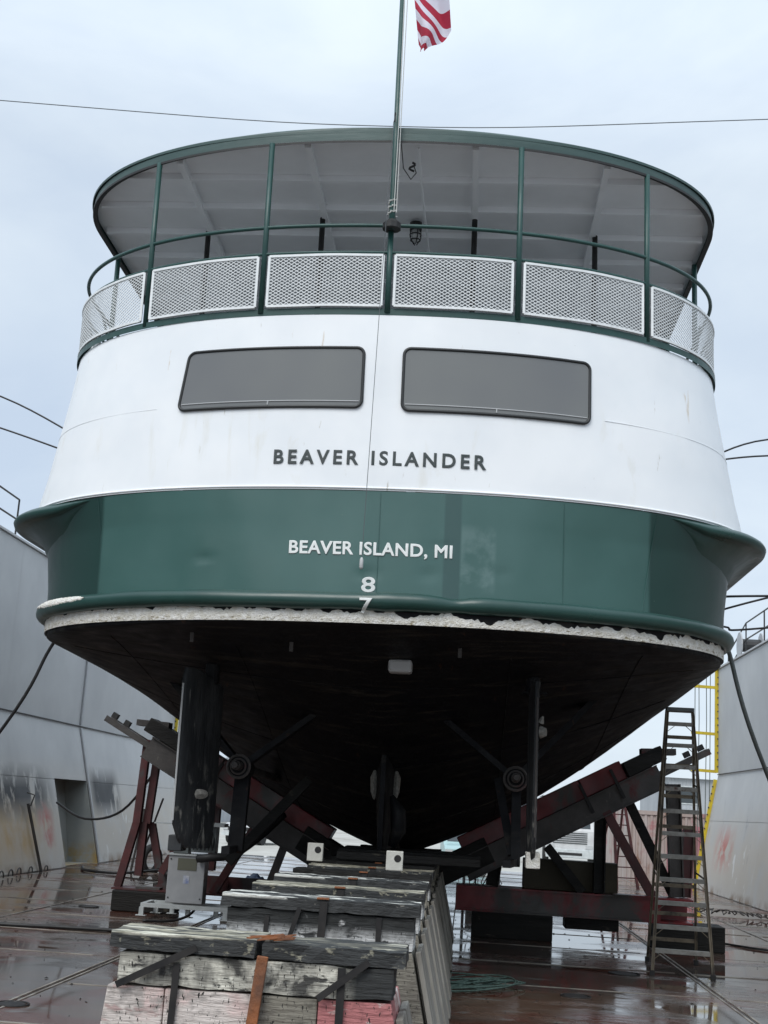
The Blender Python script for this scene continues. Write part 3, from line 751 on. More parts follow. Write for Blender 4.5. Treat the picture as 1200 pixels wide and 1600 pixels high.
# panels of expanded mesh
def mesh_panel(s0, s1, z0=7.055, z1=7.625):
    B = PB-.0; dy = -.045
    n = max(2, int(abs(s1-s0)/.06))
    bul = random.uniform(-.014, .020); sm, sh_ = (s0+s1)/2, abs(s1-s0)/2; ph = random.uniform(0, 6)
    def pt(s, z):
        q = arc_cache(s); f = max(0, 1-((s-sm)/sh_)**2)*math.sin(math.pi*max(0, min(1, (z-z0)/(z1-z0))))
        return Vector((q[0], q[1]+bul*f+.004*f*math.sin(s*9+ph), z+.002*math.sin(s*7+ph)))
    fr = MB(); ns = max(6, int(abs(s1-s0)/.12))
    loop = [(s0+(s1-s0)*i/ns, z1) for i in range(ns+1)]+[(s1, z1+(z0-z1)*i/4) for i in range(1, 5)]+[(s1+(s0-s1)*i/ns, z0) for i in range(1, ns+1)]+[(s0, z0+(z1-z0)*i/4) for i in range(1, 4)]
    for a, c in zip(loop, loop[1:]+loop[:1]): fr.beam(pt(*a), pt(*c), .026, .026)
    pan = part(fr, 'mesh_panel', 'mesh_white')
    L_ = abs(s1-s0); cols = max(4, round(L_/.062)); rowsn = round((z1-z0)/.0385)
    dx = (s1-s0)/cols; dz = (z1-z0)/rowsn; ms = MB()
    for r in range(rowsn):
        for c in range(cols):
            xa, xm, xb = s0+dx*c, s0+dx*(c+.5), s0+dx*(c+1); za, zm, zb_ = z0+dz*r, z0+dz*(r+.5), z0+dz*(r+1)
            A, Bq, Cq, D = pt(xa, zm), pt(xm, zb_), pt(xb, zm), pt(xm, za)
            for p, q in ((A, Bq), (Bq, Cq), (Cq, D), (D, A)):
                ms.beam(p, q, .0075, .0065)
    m_ = part(ms, 'expanded_mesh', 'mesh_white', pan, recalc=False); m_['kind'] = 'stuff'
_h = [Vector((x, y)) for x, y in half(PB+.03, nose=False, nc=120)]; _L = [0]
for a, c in zip(_h, _h[1:]): _L.append(_L[-1]+(c-a).length)
def arc_cache(s):
    q = abs(s); k = 0
    while k < len(_L)-2 and _L[k+1] < q: k += 1
    f = (q-_L[k])/(_L[k+1]-_L[k]); p = _h[k].lerp(_h[k+1], f); return (math.copysign(p.x, s), p.y-.02)
sp_ = [arclen(x, PB+.03) for x in posts]
for a, c in zip(sp_, sp_[1:]): mesh_panel(a+.065, c-.065)
mesh_panel(sp_[-1]+.07, sp_[-1]+2.45); mesh_panel(sp_[0]-.07, sp_[0]-2.45)
mesh_panel(sp_[-1]+2.55, sp_[-1]+5.0); mesh_panel(sp_[0]-2.55, sp_[0]-5.0)
# benches and lockers on the upper deck
for (x0, x1, y0, y1, h) in ((-2.6, -1.5, 15.2, 15.75, .45), (-1.2, -.2, 15.4, 15.95, .42), (.5, 1.9, 15.3, 15.9, .45), (2.0, 2.6, 14.9, 15.9, .4)):
    b = MB(); b.box(x0, x1, y0, y1, 6.96, 6.95+h); part(b, 'deck_bench', 'dark', bevel=.02)
b = MB(); b.box(.55, 1.35, 14.5, 15.1, 7.1, 7.45); part(b, 'life_raft_locker', 'dark', bevel=.05)
# caged lamp, hook, halyard cleat
b = MB(); b.cyl((.22, 15.1, 9.0), (.22, 15.1, 8.90), .075, 16); lamp = part(b, 'deck_lamp', 'dark')
b = MB(); b.tube([(.22, 15.1, 8.9), (.22, 15.1, 8.82), (.22, 15.1, 8.74)], [.05, .055, .02], 12); part(b, 'lamp_globe', 'silver', lamp, smooth=True)
b = MB()
for z, r in ((8.84, .07), (8.77, .06)): b.tube([(.22+r*math.cos(a), 15.1+r*math.sin(a), z) for a in [2*math.pi*k/16 for k in range(16)]], .008, 6, closed=True)
for a in range(4):
    ca, sa = math.cos(a*math.pi/2+.4), math.sin(a*math.pi/2+.4); b.tube([(.22+.07*ca, 15.1+.07*sa, 8.9), (.22+.07*ca, 15.1+.07*sa, 8.8), (.22+.02*ca, 15.1+.02*sa, 8.71)], .007, 5)
part(b, 'lamp_cage', 'dark', lamp)
b = MB(); b.tube([(.25+.035*math.sin(t*2), 13.35, 8.90-.03*t) for t in [k*.5 for k in range(8)]], .012, 6); part(b, 'roof_hook', 'dark')
b = MB(); b.tube([(.14, 13.0, 8.95), (.17, 13.1, 8.7), (.25, 13.2, 8.62), (.30, 13.3, 8.75), (.27, 13.35, 8.85)], .006, 5); part(b, 'loose_line', 'dark')
# flagstaff
FX = .085
b = MB(); b.tube([(FX, 12.93, 7.90), (FX, 12.93, 8.2), (FX, 12.92, 12.2)], [.034, .033, .026], 12); staff = part(b, 'flagstaff', 'green_trim', smooth=True)
b = MB(); b.tube([(FX, 12.93, 8.01), (FX, 12.93, 7.96), (FX, 12.93, 7.9)], [.045, .10, .10], 10); part(b, 'staff_socket', 'dark', staff)
b = MB(); b.tube([(FX+.045, 12.90, 8.08), (FX+.05, 12.90, 9.4), (FX+.06, 12.89, 10.9), (FX+.04, 12.9, 12.1)], .005, 5); b.tube([(FX+.02, 12.88, 8.08), (FX+.03, 12.86, 9.4), (FX+.02, 12.86, 12.1)], .005, 5); part(b, 'halyard', 'line', staff)
b = MB()
for k in range(16):
    a = k*1.1; b.cyl((FX+.05*math.cos(a), 12.93+.05*math.sin(a), 8.05+.011*k), (FX+.05*math.cos(a+2.2), 12.93+.05*math.sin(a+2.2), 8.06+.012*k), .008, 5)
part(b, 'rope_coil', 'line', staff)

# --- rudders, shafts, struts, skeg
for x, yaw in ((-2.10, -.33), (1.80, .03)):
    b = MB()
    prof = [(0, .03), (.12, .055), (.5, .075), (.8, .07), (.98, .03)]
    def rud(u, z):   # u 0 trailing .. 1 leading
        return 14.42+u*1.05
    secs = []
    for z, a, c in ((1.36, .30, .88), (1.45, .16, .95), (1.62, .03, 1.0), (2.3, 0, 1.0), (3.0, 0, 1.0), (3.16, 0, 1.0), (3.24, .02, .80), (3.32, .05, .35)):
        row = []
        for t in (0, .06, .2, .45, .7, .9, 1): row.append((-(.012+.038*math.sin(math.pi*min(1, t*.9+.05))), a+(c-a)*t))
        for t in (.9, .7, .45, .2, .06): row.append(((.012+.038*math.sin(math.pi*min(1, t*.9+.05))), a+(c-a)*t))
        secs.append([(x+o*math.cos(yaw)-(u*.95)*math.sin(yaw), 14.42+u*.95*math.cos(yaw)+o*math.sin(yaw), z) for o, u in row])
    b.loft(secs, closed=True); n_ = len(secs[0]); b.add(secs[0], [tuple(range(n_))]); b.add(secs[-1], [tuple(range(n_))])
    ru = part(b, 'rudder', 'gunmetal', smooth=True)
    b = MB(); b.tube([(x+.003, 14.415, z) for z in (1.66, 2.0, 2.4, 2.8, 3.14)], .011, 6); part(b, 'edge_highlight_bar', 'silver' if x < 0 else 'grimy', ru)  # added strip; left rudder's pale edge highlight is put into its colour
    b = MB(); b.cyl((x-.6*math.sin(yaw), 15.05, 3.2), (x-.6*math.sin(yaw), 15.05, 3.72), .085, 14); b.box(x-.14, x+.14, 14.95, 15.2, 3.22, 3.25); part(b, 'rudder_stock', 'black_hull', ru)
    b = MB(); b.box(x-.075, x+.075, 14.62, 14.9, 1.33, 1.5); part(b, 'rudder_heel', 'flake' if x > 0 else 'gunmetal', ru, bevel=.01)
    if x > 0:
        b = MB(); b.tube([(x+.055, 14.62, 2.78), (x+.11, 14.60, 2.78)], [.07, .045], 12); b.tube([(x+.05, 14.6, 2.88), (x+.075, 14.58, 2.95)], [.04, .01], 8); part(b, 'zinc_anode', 'zinc', ru)
    else:
        b = MB(); b.loft([[(x+.062+.14+.085*k*math.cos(a)*.95+.03*(1-k)*1, 14.42+.38+.085*k*math.cos(a)*.9-.03*(1-k), 1.95+.055*k*math.sin(a)) for a in [2*math.pi*j/16 for j in range(16)]] for k in (1, .8, .05)], closed=True); part(b, 'zinc_anode', 'zinc', ru, smooth=True)
for sgn, x in ((-1, -1.68), (1, 1.64)):
    b = MB(); b.cyl((x, 15.95, 2.30), (x, 16.4, 2.28), .125, 18); hub = part(b, 'shaft_bearing', 'black_hull')
    b = MB(); b.tube([(x+.135*math.cos(a), 15.93, 2.30+.135*math.sin(a)) for a in [2*math.pi*k/18 for k in range(18)]], .018, 6, closed=True); b.tube([(x+.09*math.cos(a), 15.9, 2.30+.09*math.sin(a)) for a in [2*math.pi*k/18 for k in range(18)]], .012, 6, closed=True)
    part(b, 'bearing_ring', 'grimy', hub)
    b = MB(); b.cyl((x, 15.72, 2.31), (x, 20.8, 2.2), .055, 12); part(b, 'propeller_shaft', 'grimy')
    b = MB(); b.tube([(x, 15.72, 2.31), (x, 15.66, 2.31)], [.05, .035], 8); part(b, 'shaft_nut', 'grimy', hub)
    wd_ = .18 if x < 0 else .11
    b = MB(); b.beam((x+.02, 16.2, 2.25), (x+.02, 16.0, 1.30), wd_, .14, (0, 1, 0)); b.beam((x, 16.0, 1.34), (x-.12*sgn, 14.75, 1.36), .09, .08); part(b, 'rudder_shoe', 'black_hull')
    if x > 0: b = MB(); b.beam((x-.20, 16.3, 2.3), (x-.02, 16.02, 1.42), .10, .08, (0, 1, 0)); part(b, 'shoe_brace', 'black_hull')
    for tx in (x-sgn*.85, x+sgn*.95):
        b = MB(); zt = zB(tx, 16.3)+.05; b.beam((x+(tx-x)*.1, 16.18, 2.30+(zt-2.3)*.1), (tx, 16.3, zt), .07, .26, (0, 1, 0)); part(b, 'shaft_strut', 'black_hull')
b = MB()
sk = [(16.9, 1.30), (16.75, 1.6), (16.9, 2.2), (17.0, 2.6)]
rows = []
for z in (1.27, 1.5, 1.9, 2.3, 2.7):
    y0 = 16.85+.15*abs(z-1.7); hw_ = .07+.06*(z-1.27)
    rows.append([(-hw_, 30, z), (-hw_, 18.6, z), (-hw_*1.0, 17.6, z), (-.03, y0, z), (.03, y0, z), (hw_, 17.6, z), (hw_, 18.6, z), (hw_, 30, z)])
b.loft(rows); b.box(-.10, .10, 17.0, 32, 1.24, 1.268); part(b, 'skeg', 'black_hull')
b = MB(); b.tube([(.14, 17.0, 1.42), (.22, 17.02, 1.62), (.21, 17.02, 1.85), (.12, 17.0, 2.05)], [.05, .10, .10, .03], 8); part(b, 'heel_fairing', 'black_hull', smooth=True)
for sg in (-1, 1):
    b = MB(); b.tube([(sg*.135, 17.5, 2.0), (sg*.145, 17.5, 2.1), (sg*.15, 17.5, 2.28), (sg*.14, 17.5, 2.38)], [.015, .045, .05, .015], 8); part(b, 'zinc_anode', 'zinc')
# little box and tabs under the transom
b = MB(); b.box(.17, .43, 14.28, 14.5, zB(.2, 14.35)-.13, zB(.2, 14.3)-.0); part(b, 'transducer_box', 'silver', bevel=.03)
for x, y in ((-1.9, 13.75), (-.85, 13.9), (.95, 13.9)):
    b = MB(); b.box(x-.02, x+.02, y, y+.03, zB(x, y)-.1, zB(x, y)+.01); part(b, 'hanger_tab', 'grimy')

# ================================================================= FLAG
fl = MB(); NU, NV = 26, 40; uvl = []
for j in range(NV+1):
    for i in range(NU+1):
        u, v = i/NU, j/NV
        def lerp_(tab, v):
            for (v0, a0, b0), (v1, a1, b1) in zip(tab, tab[1:]):
                if v <= v1: f = (v-v0)/(v1-v0); return a0+(a1-a0)*f, b0+(b1-b0)*f
        sx_, sz_ = lerp_([(0, .22, 10.06), (.42, .14, 10.63), (1, .08, 11.4)], v)
        ex_, ez_ = lerp_([(0, .285, 9.96), (.10, .33, 10.03), (.25, .43, 10.14), (.45, .565, 10.28), (.6, .53, 10.57), (1, .50, 11.05)], v)
        x = sx_+(ex_-sx_)*u+.02*math.sin(u*9+v*5)*u*(1-u)*3; z = sz_+(ez_-sz_)*u-.05*math.sin(math.pi*u)*(1 if v > .1 else v*10)
        y = 12.86+.12*math.sin(u*6+v*7)*u+.05*math.sin(v*13+u*3)
        fl.v.append((x, y, z)); uvl.append((u, v))
fl.f = [(j*(NU+1)+i, j*(NU+1)+i+1, (j+1)*(NU+1)+i+1, (j+1)*(NU+1)+i) for j in range(NV) for i in range(NU)]
fm = bpy.data.materials.new('flag_cloth'); fm.use_nodes = True; t = fm.node_tree; n = t.nodes.new; l = t.links.new
uvn = n('ShaderNodeUVMap'); sep = n('ShaderNodeSeparateXYZ'); l(uvn.outputs['UV'], sep.inputs['Vector'])
def math_(op, a, b_=None):
    q = n('ShaderNodeMath'); q.operation = op
    for k_, v_ in enumerate((a, b_)):
        if v_ is None: continue
        if isinstance(v_, (int, float)): q.inputs[k_].default_value = v_
        else: l(v_, q.inputs[k_])
    return q.outputs[0]
stp = math_('LESS_THAN', math_('MODULO', math_('MULTIPLY', sep.outputs['Y'], 13), 2), 1)
can = math_('MULTIPLY', math_('LESS_THAN', sep.outputs['X'], .4), math_('GREATER_THAN', sep.outputs['Y'], 8/13))
m1 = n('ShaderNodeMix'); m1.data_type = 'RGBA'; l(stp, m1.inputs['Factor']); m1.inputs['A'].default_value = (.72, .70, .76, 1); m1.inputs['B'].default_value = (.42, .03, .06, 1)
m2 = n('ShaderNodeMix'); m2.data_type = 'RGBA'; l(can, m2.inputs['Factor']); l(m1.outputs['Result'], m2.inputs['A']); m2.inputs['B'].default_value = (.02, .03, .13, 1)
fb = t.nodes['Principled BSDF']; l(m2.outputs['Result'], fb.inputs['Base Color']); fb.inputs['Roughness'].default_value = .8
ts = n('ShaderNodeBsdfTranslucent'); l(m2.outputs['Result'], ts.inputs['Color']); ms_ = n('ShaderNodeMixShader'); ms_.inputs[0].default_value = .4
l(fb.outputs[0], ms_.inputs[1]); l(ts.outputs[0], ms_.inputs[2]); l(ms_.outputs[0], t.nodes['Material Output'].inputs[0])
flo = fl.build('flag', fm, None, smooth=True, off=(0, 12.9, 10.1)); flo.location = (X0, 12.9, 10.1)
uv = flo.data.uv_layers.new(name='UVMap')
for lp in flo.data.loops: uv.data[lp.index].uv = uvl[lp.vertex_index]
tag(flo, 'red and white striped flag with blue corner drooping from the stern flagstaff', 'flag')

# plumb line hanging from the roof edge
pb = empty('plumb_line', (-1.16, 12.84, 4.2), label='thin cord with a small pale weight hanging down the middle of the stern', cat='plumb line')
b = MB(); b.tube([(.055, .0, 4.98), (.04, 0, 4.90), (.02, 0, 2.8), (0, 0, .12)], .0035, 5); b.build('cord', 'wire', pb)
b = MB(); b.tube([(.055, 0, 5.02), (.05, .02, 4.92)], .009, 6); b.build('hook', 'dark', pb)
b = MB(); b.tube([(0, 0, .12), (0, 0, .10), (0, 0, .02), (0, 0, 0)], [.008, .019, .021, .012], 10); b.build('weight', 'silver', pb, smooth=True)

# ================================================================= KEEL BLOCKS
def keel_block(mt_tier, cap_m, base_ms, first=False, clip='orange'):
    """origin: middle of the front face at floor level"""
    r = empty('keel_block')
    W0 = .665; D = .42
    if first:
        b = MB(); b.rough(-W0-.01, .015, 0, D, 1.205, 1.285, .0045, .07); cap = b.build('cap_timber', cap_m, r, bevel=0, off=(0, 0, 1.28)); cap.location = (0, 0, 1.28)
        b = MB(); b.rough(.03, W0+.02, .01, D, 1.20, 1.278, .0045, .07); cap = b.build('cap_timber', cap_m, r, bevel=0, off=(0, 0, 1.28)); cap.location = (0, 0, 1.28)
    else:
        b = MB(); b.rough(-W0, W0, 0, D, 1.20, 1.285, .004); cap = b.build('cap_timber', cap_m, r, bevel=0, off=(0, 0, 1.28)); cap.location = (0, 0, 1.28)
    b = MB(); b.rough(-W0+.05, W0-.03, .02, D-.02, 1.056 if first else .985, 1.198, .004); q = b.build('middle_timber', mt_tier, r, bevel=0, off=(0, 0, 1.1)); q.location = (0, 0, 1.1)
    # base: sloping ends; in painted lengths
    bx = [-.66, -.40, .0, .12, .66] if first else [-.62, -.1, .62]
    cuts = [-.66, -.395, .02, .30, .63]
    zt = 1.050 if first else .978
    for k in range(4):
        x0, x1 = cuts[k], cuts[k+1]
        lo0 = x0-(.10 if k == 0 else 0); lo1 = x1+(.22 if k == 3 else 0)
        b = MB(); b.prism([(x0+.002, zt), (x1-.002, zt), (lo1-.002, .005), (lo0+.002, .005)], .03, D+.25)
        b.build('base_block', base_ms[k], r, bevel=.008)
    for k in range(2):
        b = MB(); y0 = .05+k*.33
        b.beam((.665, y0+.14, .985), (.89, y0+.14, .02), .27, .035, (1, 0, 0)); b.build('end_board', 'base_end', r, bevel=.006)
    def strap(x0, z0, x1, z1, wd=.032, m='strap', th=.008, y=-.004, nm='strap'):
        MB().beam((x0, y, z0), (x1, y, z1), wd, th, (0, 1, 0)).build(nm, m, r)
    strap(-.345, 1.16, -.36, .55, .03, y=.012); strap(.40, 1.19, .40, .6, .035, y=.012)
    if first:
        strap(-.26, 1.235, -.61, 1.055, .030); strap(.52, 1.225, .30, 1.055, .030)
        MB().beam((.045, -.012, 1.22), (.01, -.012, .86), .05, .022, (0, 1, 0)).build('rusty_stake', 'orange', r, bevel=.004)
        c = MB()
        for k in range(26):
            x = -.06+.16*random.random(); y = .02+.2*random.random(); a = random.uniform(-.5, .5)
            c.beam((x, y, 1.284), (x+.10*math.cos(a), y+.05*math.sin(a), 1.292+.01*random.random()), .010, .006)
        c.build('splinter', 'orange', r)
    else:
        strap(-.13, 1.22, -.20, .98, .03); MB().beam((.03, -.006, 1.27), (.02, -.006, .95), .05, .012, (0, 1, 0)).build('strap', 'strap', r)
        MB().box(-.02, .06, -.008, .05, 1.283, 1.293).build('rusty_clip', 'orange', r)
    return r
BX = -.925
k1 = keel_block('tier_cream', 'cap', ['base_pink', 'base_pink', 'base_grey', 'base_red'], True); k1.location = (BX, 6.13, 0); k1.rotation_euler = (0, 0, 0)
tag(k1, 'nearest keel block, cream-streaked timber under a split black cap with a rusty stake', 'keel block', 'row of keel blocks under the ferry')
k2 = keel_block('tier_white', 'cap_fresh', ['base_grey']*4)
k3 = keel_block('tier_white', 'cap', ['base_grey']*4); k4 = keel_block('base_grey', 'darkwood', ['base_grey']*4)
used_ = set()
ordn = ['second keel block from the camera, white paint running out from under its black cap', 'third keel block from the camera, standing close behind the white-splashed one',
 'fourth keel block from the camera, with scuffed pale top edge', 'fifth keel block from the camera, just before the two white markers', 'sixth keel block from the camera, carrying the two white square markers',
 'seventh keel block from the camera, in shadow just before the skeg', 'eighth keel block from the camera, under the after end of the skeg', 'ninth keel block from the camera, dark under the keel', 'tenth keel block from the camera, dark under the keel',
 'eleventh keel block from the camera, far down the row under the keel', 'farthest visible keel block at the end of the row under the keel']
for i, lb in enumerate(ordn):
    y = 9.0+1.3*i
    src = [k2, k3, k2, k4, k3, k4, k4, k4, k4, k4, k4][i]
    if src.name not in used_: q = src; used_.add(src.name); q.location = (BX-.02-.01*i, y, 0)
    else: q = dup(src, (BX-.02-.01*i+random.uniform(-.02, .02), y, random.uniform(-.012, .006)), rot=(0, 0, random.uniform(-.012, .012)))
    tag(q, lb, 'keel block', 'row of keel blocks under the ferry')
for x, lb in ((-1.62, 'left one of two small white square markers on the keel blocks'), (-.70, 'right one of two small white square markers on the keel blocks')):
    mk = empty('square_marker', (x, 13.55 if x > -1 else 14.6, 1.29), (0, 0, .05), lb, 'marker', 'white square markers on the keel blocks')
    MB().box(-.085, .085, 0, .12, 0, .19).build('block', 'white_paintmark', mk, bevel=.008)
    b = MB(); b.cyl((.03, -.003, .12), (.03, .002, .12), .036, 14); b.build('dark_print', 'strap', mk)
# dark packing timbers laid between blocks and hull
for i in range(3):
    y = 15.7+1.1*i
    o = MB().box(-1.5+random.uniform(-.1, .1), .05+random.uniform(-.3, .2), 0, .3, 0, .09).build('packing_timber', 'darkwood', None, bevel=.01, off=(0, 0, 0))
    o.location = (-.05, y, 1.287); o.rotation_euler = (0, 0, random.uniform(-.06, .06))
    if i % 2: o.location.z = 1.29
    tag(o, ['black packing timber across the keel blocks, nearest of three', 'middle one of three black packing timbers across the keel blocks', 'farthest of three black packing timbers across the keel blocks'][i], 'timber', 'black packing timbers across the keel blocks')

# ================================================================= SIDE STANDS
def arm_group(r, sg, cx):
    """sloping arm under the hull. x measured from stand centre cx, sg +1 right"""
    def P(x, z, y=0): return (cx+sg*x, y, z)
    d = Vector((4.0, 0, 2.14)).normalized(); nn = Vector((-d.z, 0, d.x))
    def along(s, o, y): v = Vector((1.0, 0, .80))+d*s+nn*o; return P(v.x, v.z, y)
    L_ = 4.55
    for y in (-.28, .28):
        b = MB(); b.beam(along(0.1, .18, y), along(3.6, .18, y), .02, .36, nn); b.beam(along(.1, .365, y), along(3.6, .365, y), .12, .014, nn); b.beam(along(.1, -.005, y), along(3.6, -.005, y), .12, .014, nn); b.build('arm_channel', 'grimy', r)
        b = MB(); b.beam(along(3.6, .20, y*.5), along(4.5, .20, y*.5), .1, .10, nn); b.build('arm_extension', 'grimy', r)
    b = MB(); b.beam(along(.2, .53, 0), along(2.35, .53, 0), .52, .31, nn); b.build('red_timber', 'red_bright', r, bevel=.012)
    b = MB(); b.beam(along(2.37, .53, 0), along(3.1, .53, 0), .50, .30, nn); b.build('red_timber', 'red_bright', r, bevel=.012)
    b = MB(); b.beam(along(3.12, .50, -.05), along(3.8, .50, -.05), .55, .24, nn); b.build('end_timber', 'darkwood', r, bevel=.015)
    b = MB(); b.beam(along(3.5, .66, -.05), along(4.0, .42, -.05), .30, .10, nn); b.build('end_plate', 'grimy', r)
    for q_ in (4.35, 4.1): MB().beam(along(q_, .31, -.06), along(q_+.1, .31, -.06), .12, .09, nn).build('end_clip', 'dark', r)
    b = MB(); b.beam(along(-.3, .30, 0), along(.6, .30, 0), .6, .42, nn); b.build('end_timber', 'darkwood', r, bevel=.02)
    b = MB(); b.beam(along(.6, .74, .1), along(1.5, .74, .1), .3, .10, nn); b.build('packing_wedge', 'darkwood', r)
    for s in (2.35, 2.9):
        b = MB(); b.beam(along(s, .62, -.33), along(s+.0, .12, -.33), .05, .035, (0, 1, 0)); b.build('retaining_strap', 'strap', r)
    return P
def stand_right():
    r = empty('bilge_stand'); P = arm_group(r, 1, -1.0)
    def post(a, c, wd, m, hd=.12, y=0, nm='post'):
        b = MB(); b.ibeam((a[0], y, a[1]), (c[0], y, c[1]), hd, wd, (1, 0, 0) if abs(a[0]-c[0]) < .3 else (0, 1, 0)); b.build(nm, m, r)
    b = MB(); b.box(-.12, 3.1, -.3, -.27, .42, .74); b.box(-.12, 3.6, .27, .3, .42, .74); b.box(-.12, 3.6, -.33, .33, .742, .77); b.box(-.12, 3.6, -.33, .33, .39, .418); b.build('base_beam', 'red_bright', r)
    post((2.14, 1.95), (2.14, .78), .16, 'darkwood', .16, -.2)
    post((1.30, 1.45), (1.88, .78), .15, 'darkwood', .14, -.22, 'brace')
    post((2.22, 2.05), (2.98, .78), .13, 'red', .14, -.22, 'brace')
    post((2.62, 2.25), (3.38, .78), .16, 'darkwood', .14, .22, 'brace')
    post((3.32, 2.55), (3.40, .78), .20, 'grimy', .2, .05)
    post((3.62, 1.9), (3.56, .78), .15, 'red', .15, .25)
    post((.5, 1.1), (.45, .78), .18, 'darkwood', .15, 0)
    MB().box(.95, 2.45, -.05, .45, .772, 1.24).build('plywood_box', 'ply', r, bevel=.01)
    MB().box(.15, 1.42, -.35, .4, .0, .388).build('foot_timber', 'darkwood', r, bevel=.015)
    MB().box(1.62, 2.46, -.25, .3, .21, .388).build('packing_block', 'darkwood', r, bevel=.015)
    MB().box(3.0, 4.1, -.3, .4, .0, .388).build('foot_timber', 'darkwood', r, bevel=.015)
    MB().box(2.35, 3.0, -.36, -.2, .772, .79).build('loose_plate', 'red_bright', r)
    return r
sr = stand_right(); sr.location = (0, 22.0, 0)
tag(sr, 'right-hand side stand with a bright red timber and red base beam behind the ladder', 'hull stand')
def stand_left():
    r = empty('bilge_stand'); P = arm_group(r, -1, -1.3)
    def bar(a, c, wd, m='red', y=0, y2=None, hd=.12, nm='post'):
        MB().ibeam((a[0], y, a[1]), (c[0], y if y2 is None else y2, c[1]), hd, wd, (0, 1, 0)).build(nm, m, r)
    bar((-5.45, 2.78), (-5.50, 1.4), .13); bar((-5.28, 2.70), (-5.36, 1.4), .12, y=.14)
    bar((-5.50, 1.42), (-5.72, .36), .12, nm='leg'); bar((-5.40, 1.42), (-5.42, .55), .13, y=.12, nm='leg'); bar((-5.32, 1.42), (-5.12, .68), .09, y=.3, nm='leg')
    bar((-4.35, 1.95), (-5.02, .62), .17, nm='brace', y=.1); bar((-4.2, 2.12), (-4.22, .7), .18, y=.2)
    bar((-3.35, 1.72), (-4.1, .35), .15, nm='brace', y=-.1); bar((-2.9, 1.45), (-3.25, .35), .13, 'grimy', y=-.05, nm='brace')
    bar((-2.55, 1.25), (-2.5, .35), .12, 'darkwood', y=.1)
    b = MB(); b.prism([(-5.75, .33), (-3.9, .33), (-3.9, .62), (-4.6, .62), (-5.2, .37), (-5.75, .345)], .1, .13); b.box(-5.75, -2.2, -.3, .35, .335, .365); b.box(-5.1, -2.2, .2, .23, .366, .62); b.build('base_beam', 'red', r)
    MB().box(-5.72, -4.72, -.35, .35, 0, .33).build('foot_timber', 'darkwood', r, bevel=.02)
    MB().box(-3.4, -2.3, -.35, .35, 0, .33).build('foot_timber', 'darkwood', r, bevel=.02)
    MB().box(-5.35, -4.95, -.3, -.05, .367, .40).build('loose_board', 'grimy', r)
    return r
sl = stand_left(); sl.location = (0, 22.3, 0)
tag(sl, 'left-hand side stand with dark red splayed post and black foot timber', 'hull stand')
# shores under the shaft bearings
def shore(a, c, wd, m, label, name='shoring_post'):
    o = MB().beam((0, 0, 0), tuple(Vector(c)-Vector(a)), wd, wd*.8, (0, 1, 0)).build(name, m, None, bevel=.008); o.location = a
    return tag(o, label, 'timber post')
shore((-3.02, 17.2, 1.1), (-2.1, 17.6, 2.2), .13, 'darkwood', 'slanting black pole crossing behind the left rudder')
# ================================================================= ELECTRICAL BOX ON PALE FRAME
eb = empty('electrical_cabinet', (-4.33, 21.0, .06), (0, 0, .02), 'grey electrical cabinet with small window on a pale steel frame, behind the left rudder', 'electrical cabinet')
MB().box(-.29, .29, 0, .35, .20, .92).build('cabinet', 'box_grey', eb, bevel=.012)
MB().box(-.14, .16, -.008, -.001, .70, .88).build('window', mat('cabinet_window', (.13, .13, .09), None, 3, .3), eb)
MB().box(-.035, .06, -.006, -.001, .50, .62).build('warning_label', mat('blue_white_label', (.25, .3, .5), (.6, .62, .65), 14, .5), eb)
for x, z in ((-.25, .86), (.25, .86), (-.25, .28), (.25, .28)): MB().cyl((x, -.012, z), (x, 0, z), .012, 8).build('bolt', 'dark', eb)
MB().box(-.32, .32, -.03, .38, .921, .945).build('lid', 'galv', eb)
MB().box(-.24, .0, .05, .3, .946, 1.38).build('upper_box', 'box_dark', eb, bevel=.01); MB().box(.03, .42, .08, .34, .98, 1.38).build('upper_box', 'box_dark', eb, bevel=.01)
MB().box(-.55, .0, -.1, .35, 1.385, 1.405).build('cover_plate', 'galv', eb); MB().box(.12, .55, -.05, .38, 1.385, 1.44).build('cover_plate', 'galv', eb)
MB().cyl((-.33, .1, .62), (-.29, .1, .62), .04, 10).build('knob', 'dark', eb)
b = MB(); b.box(-.62, .75, -.22, -.14, .13, .19); b.box(-.62, -.55, -.14, .5, .13, .19); b.box(-.55, .75, .42, .5, .13, .19); b.build('frame_rail', 'galv', eb)
for x, y in ((-.60, -.2), (.70, -.2), (-.25, .45), (.45, .45), (-.5, .4), (.1, -.1)):
    b = MB(); b.box(x-.035, x+.035, y-.03, y+.04, .01, .129); b.box(x-.08, x+.08, y-.06, y+.06, .002, .012); b.build('leg', 'galv', eb)
b = MB()
for k in range(6):
    x = .05+.06*k; b.tube([(x, .06, 1.3), (x+.01, 0, 1.15), (x+.03, .02, 1.02), (x+.04, .1, 1.25)], .012, 5)
b.build('wiring', 'cable', eb)
def cable(name, pts, r, m, label, cat='cable', n=6, sub=6):
    P_ = [Vector(p) for p in pts]; out = []
    for i in range(len(P_)-1):
        p0 = P_[max(0, i-1)]; p1 = P_[i]; p2 = P_[i+1]; p3 = P_[min(len(P_)-1, i+2)]
        for k in range(sub):
            t = k/sub; out.append(.5*((2*p1)+(p2-p0)*t+(2*p0-5*p1+4*p2-p3)*t*t+(3*p1-p0-3*p2+p3)*t**3))
    out.append(P_[-1]); c = sum(P_, Vector())/len(P_); c = Vector((P_[0]))
    o = MB().tube(out, r, n).build(name, m, None, smooth=True, off=c); o.location = c
    return tag(o, label, cat)
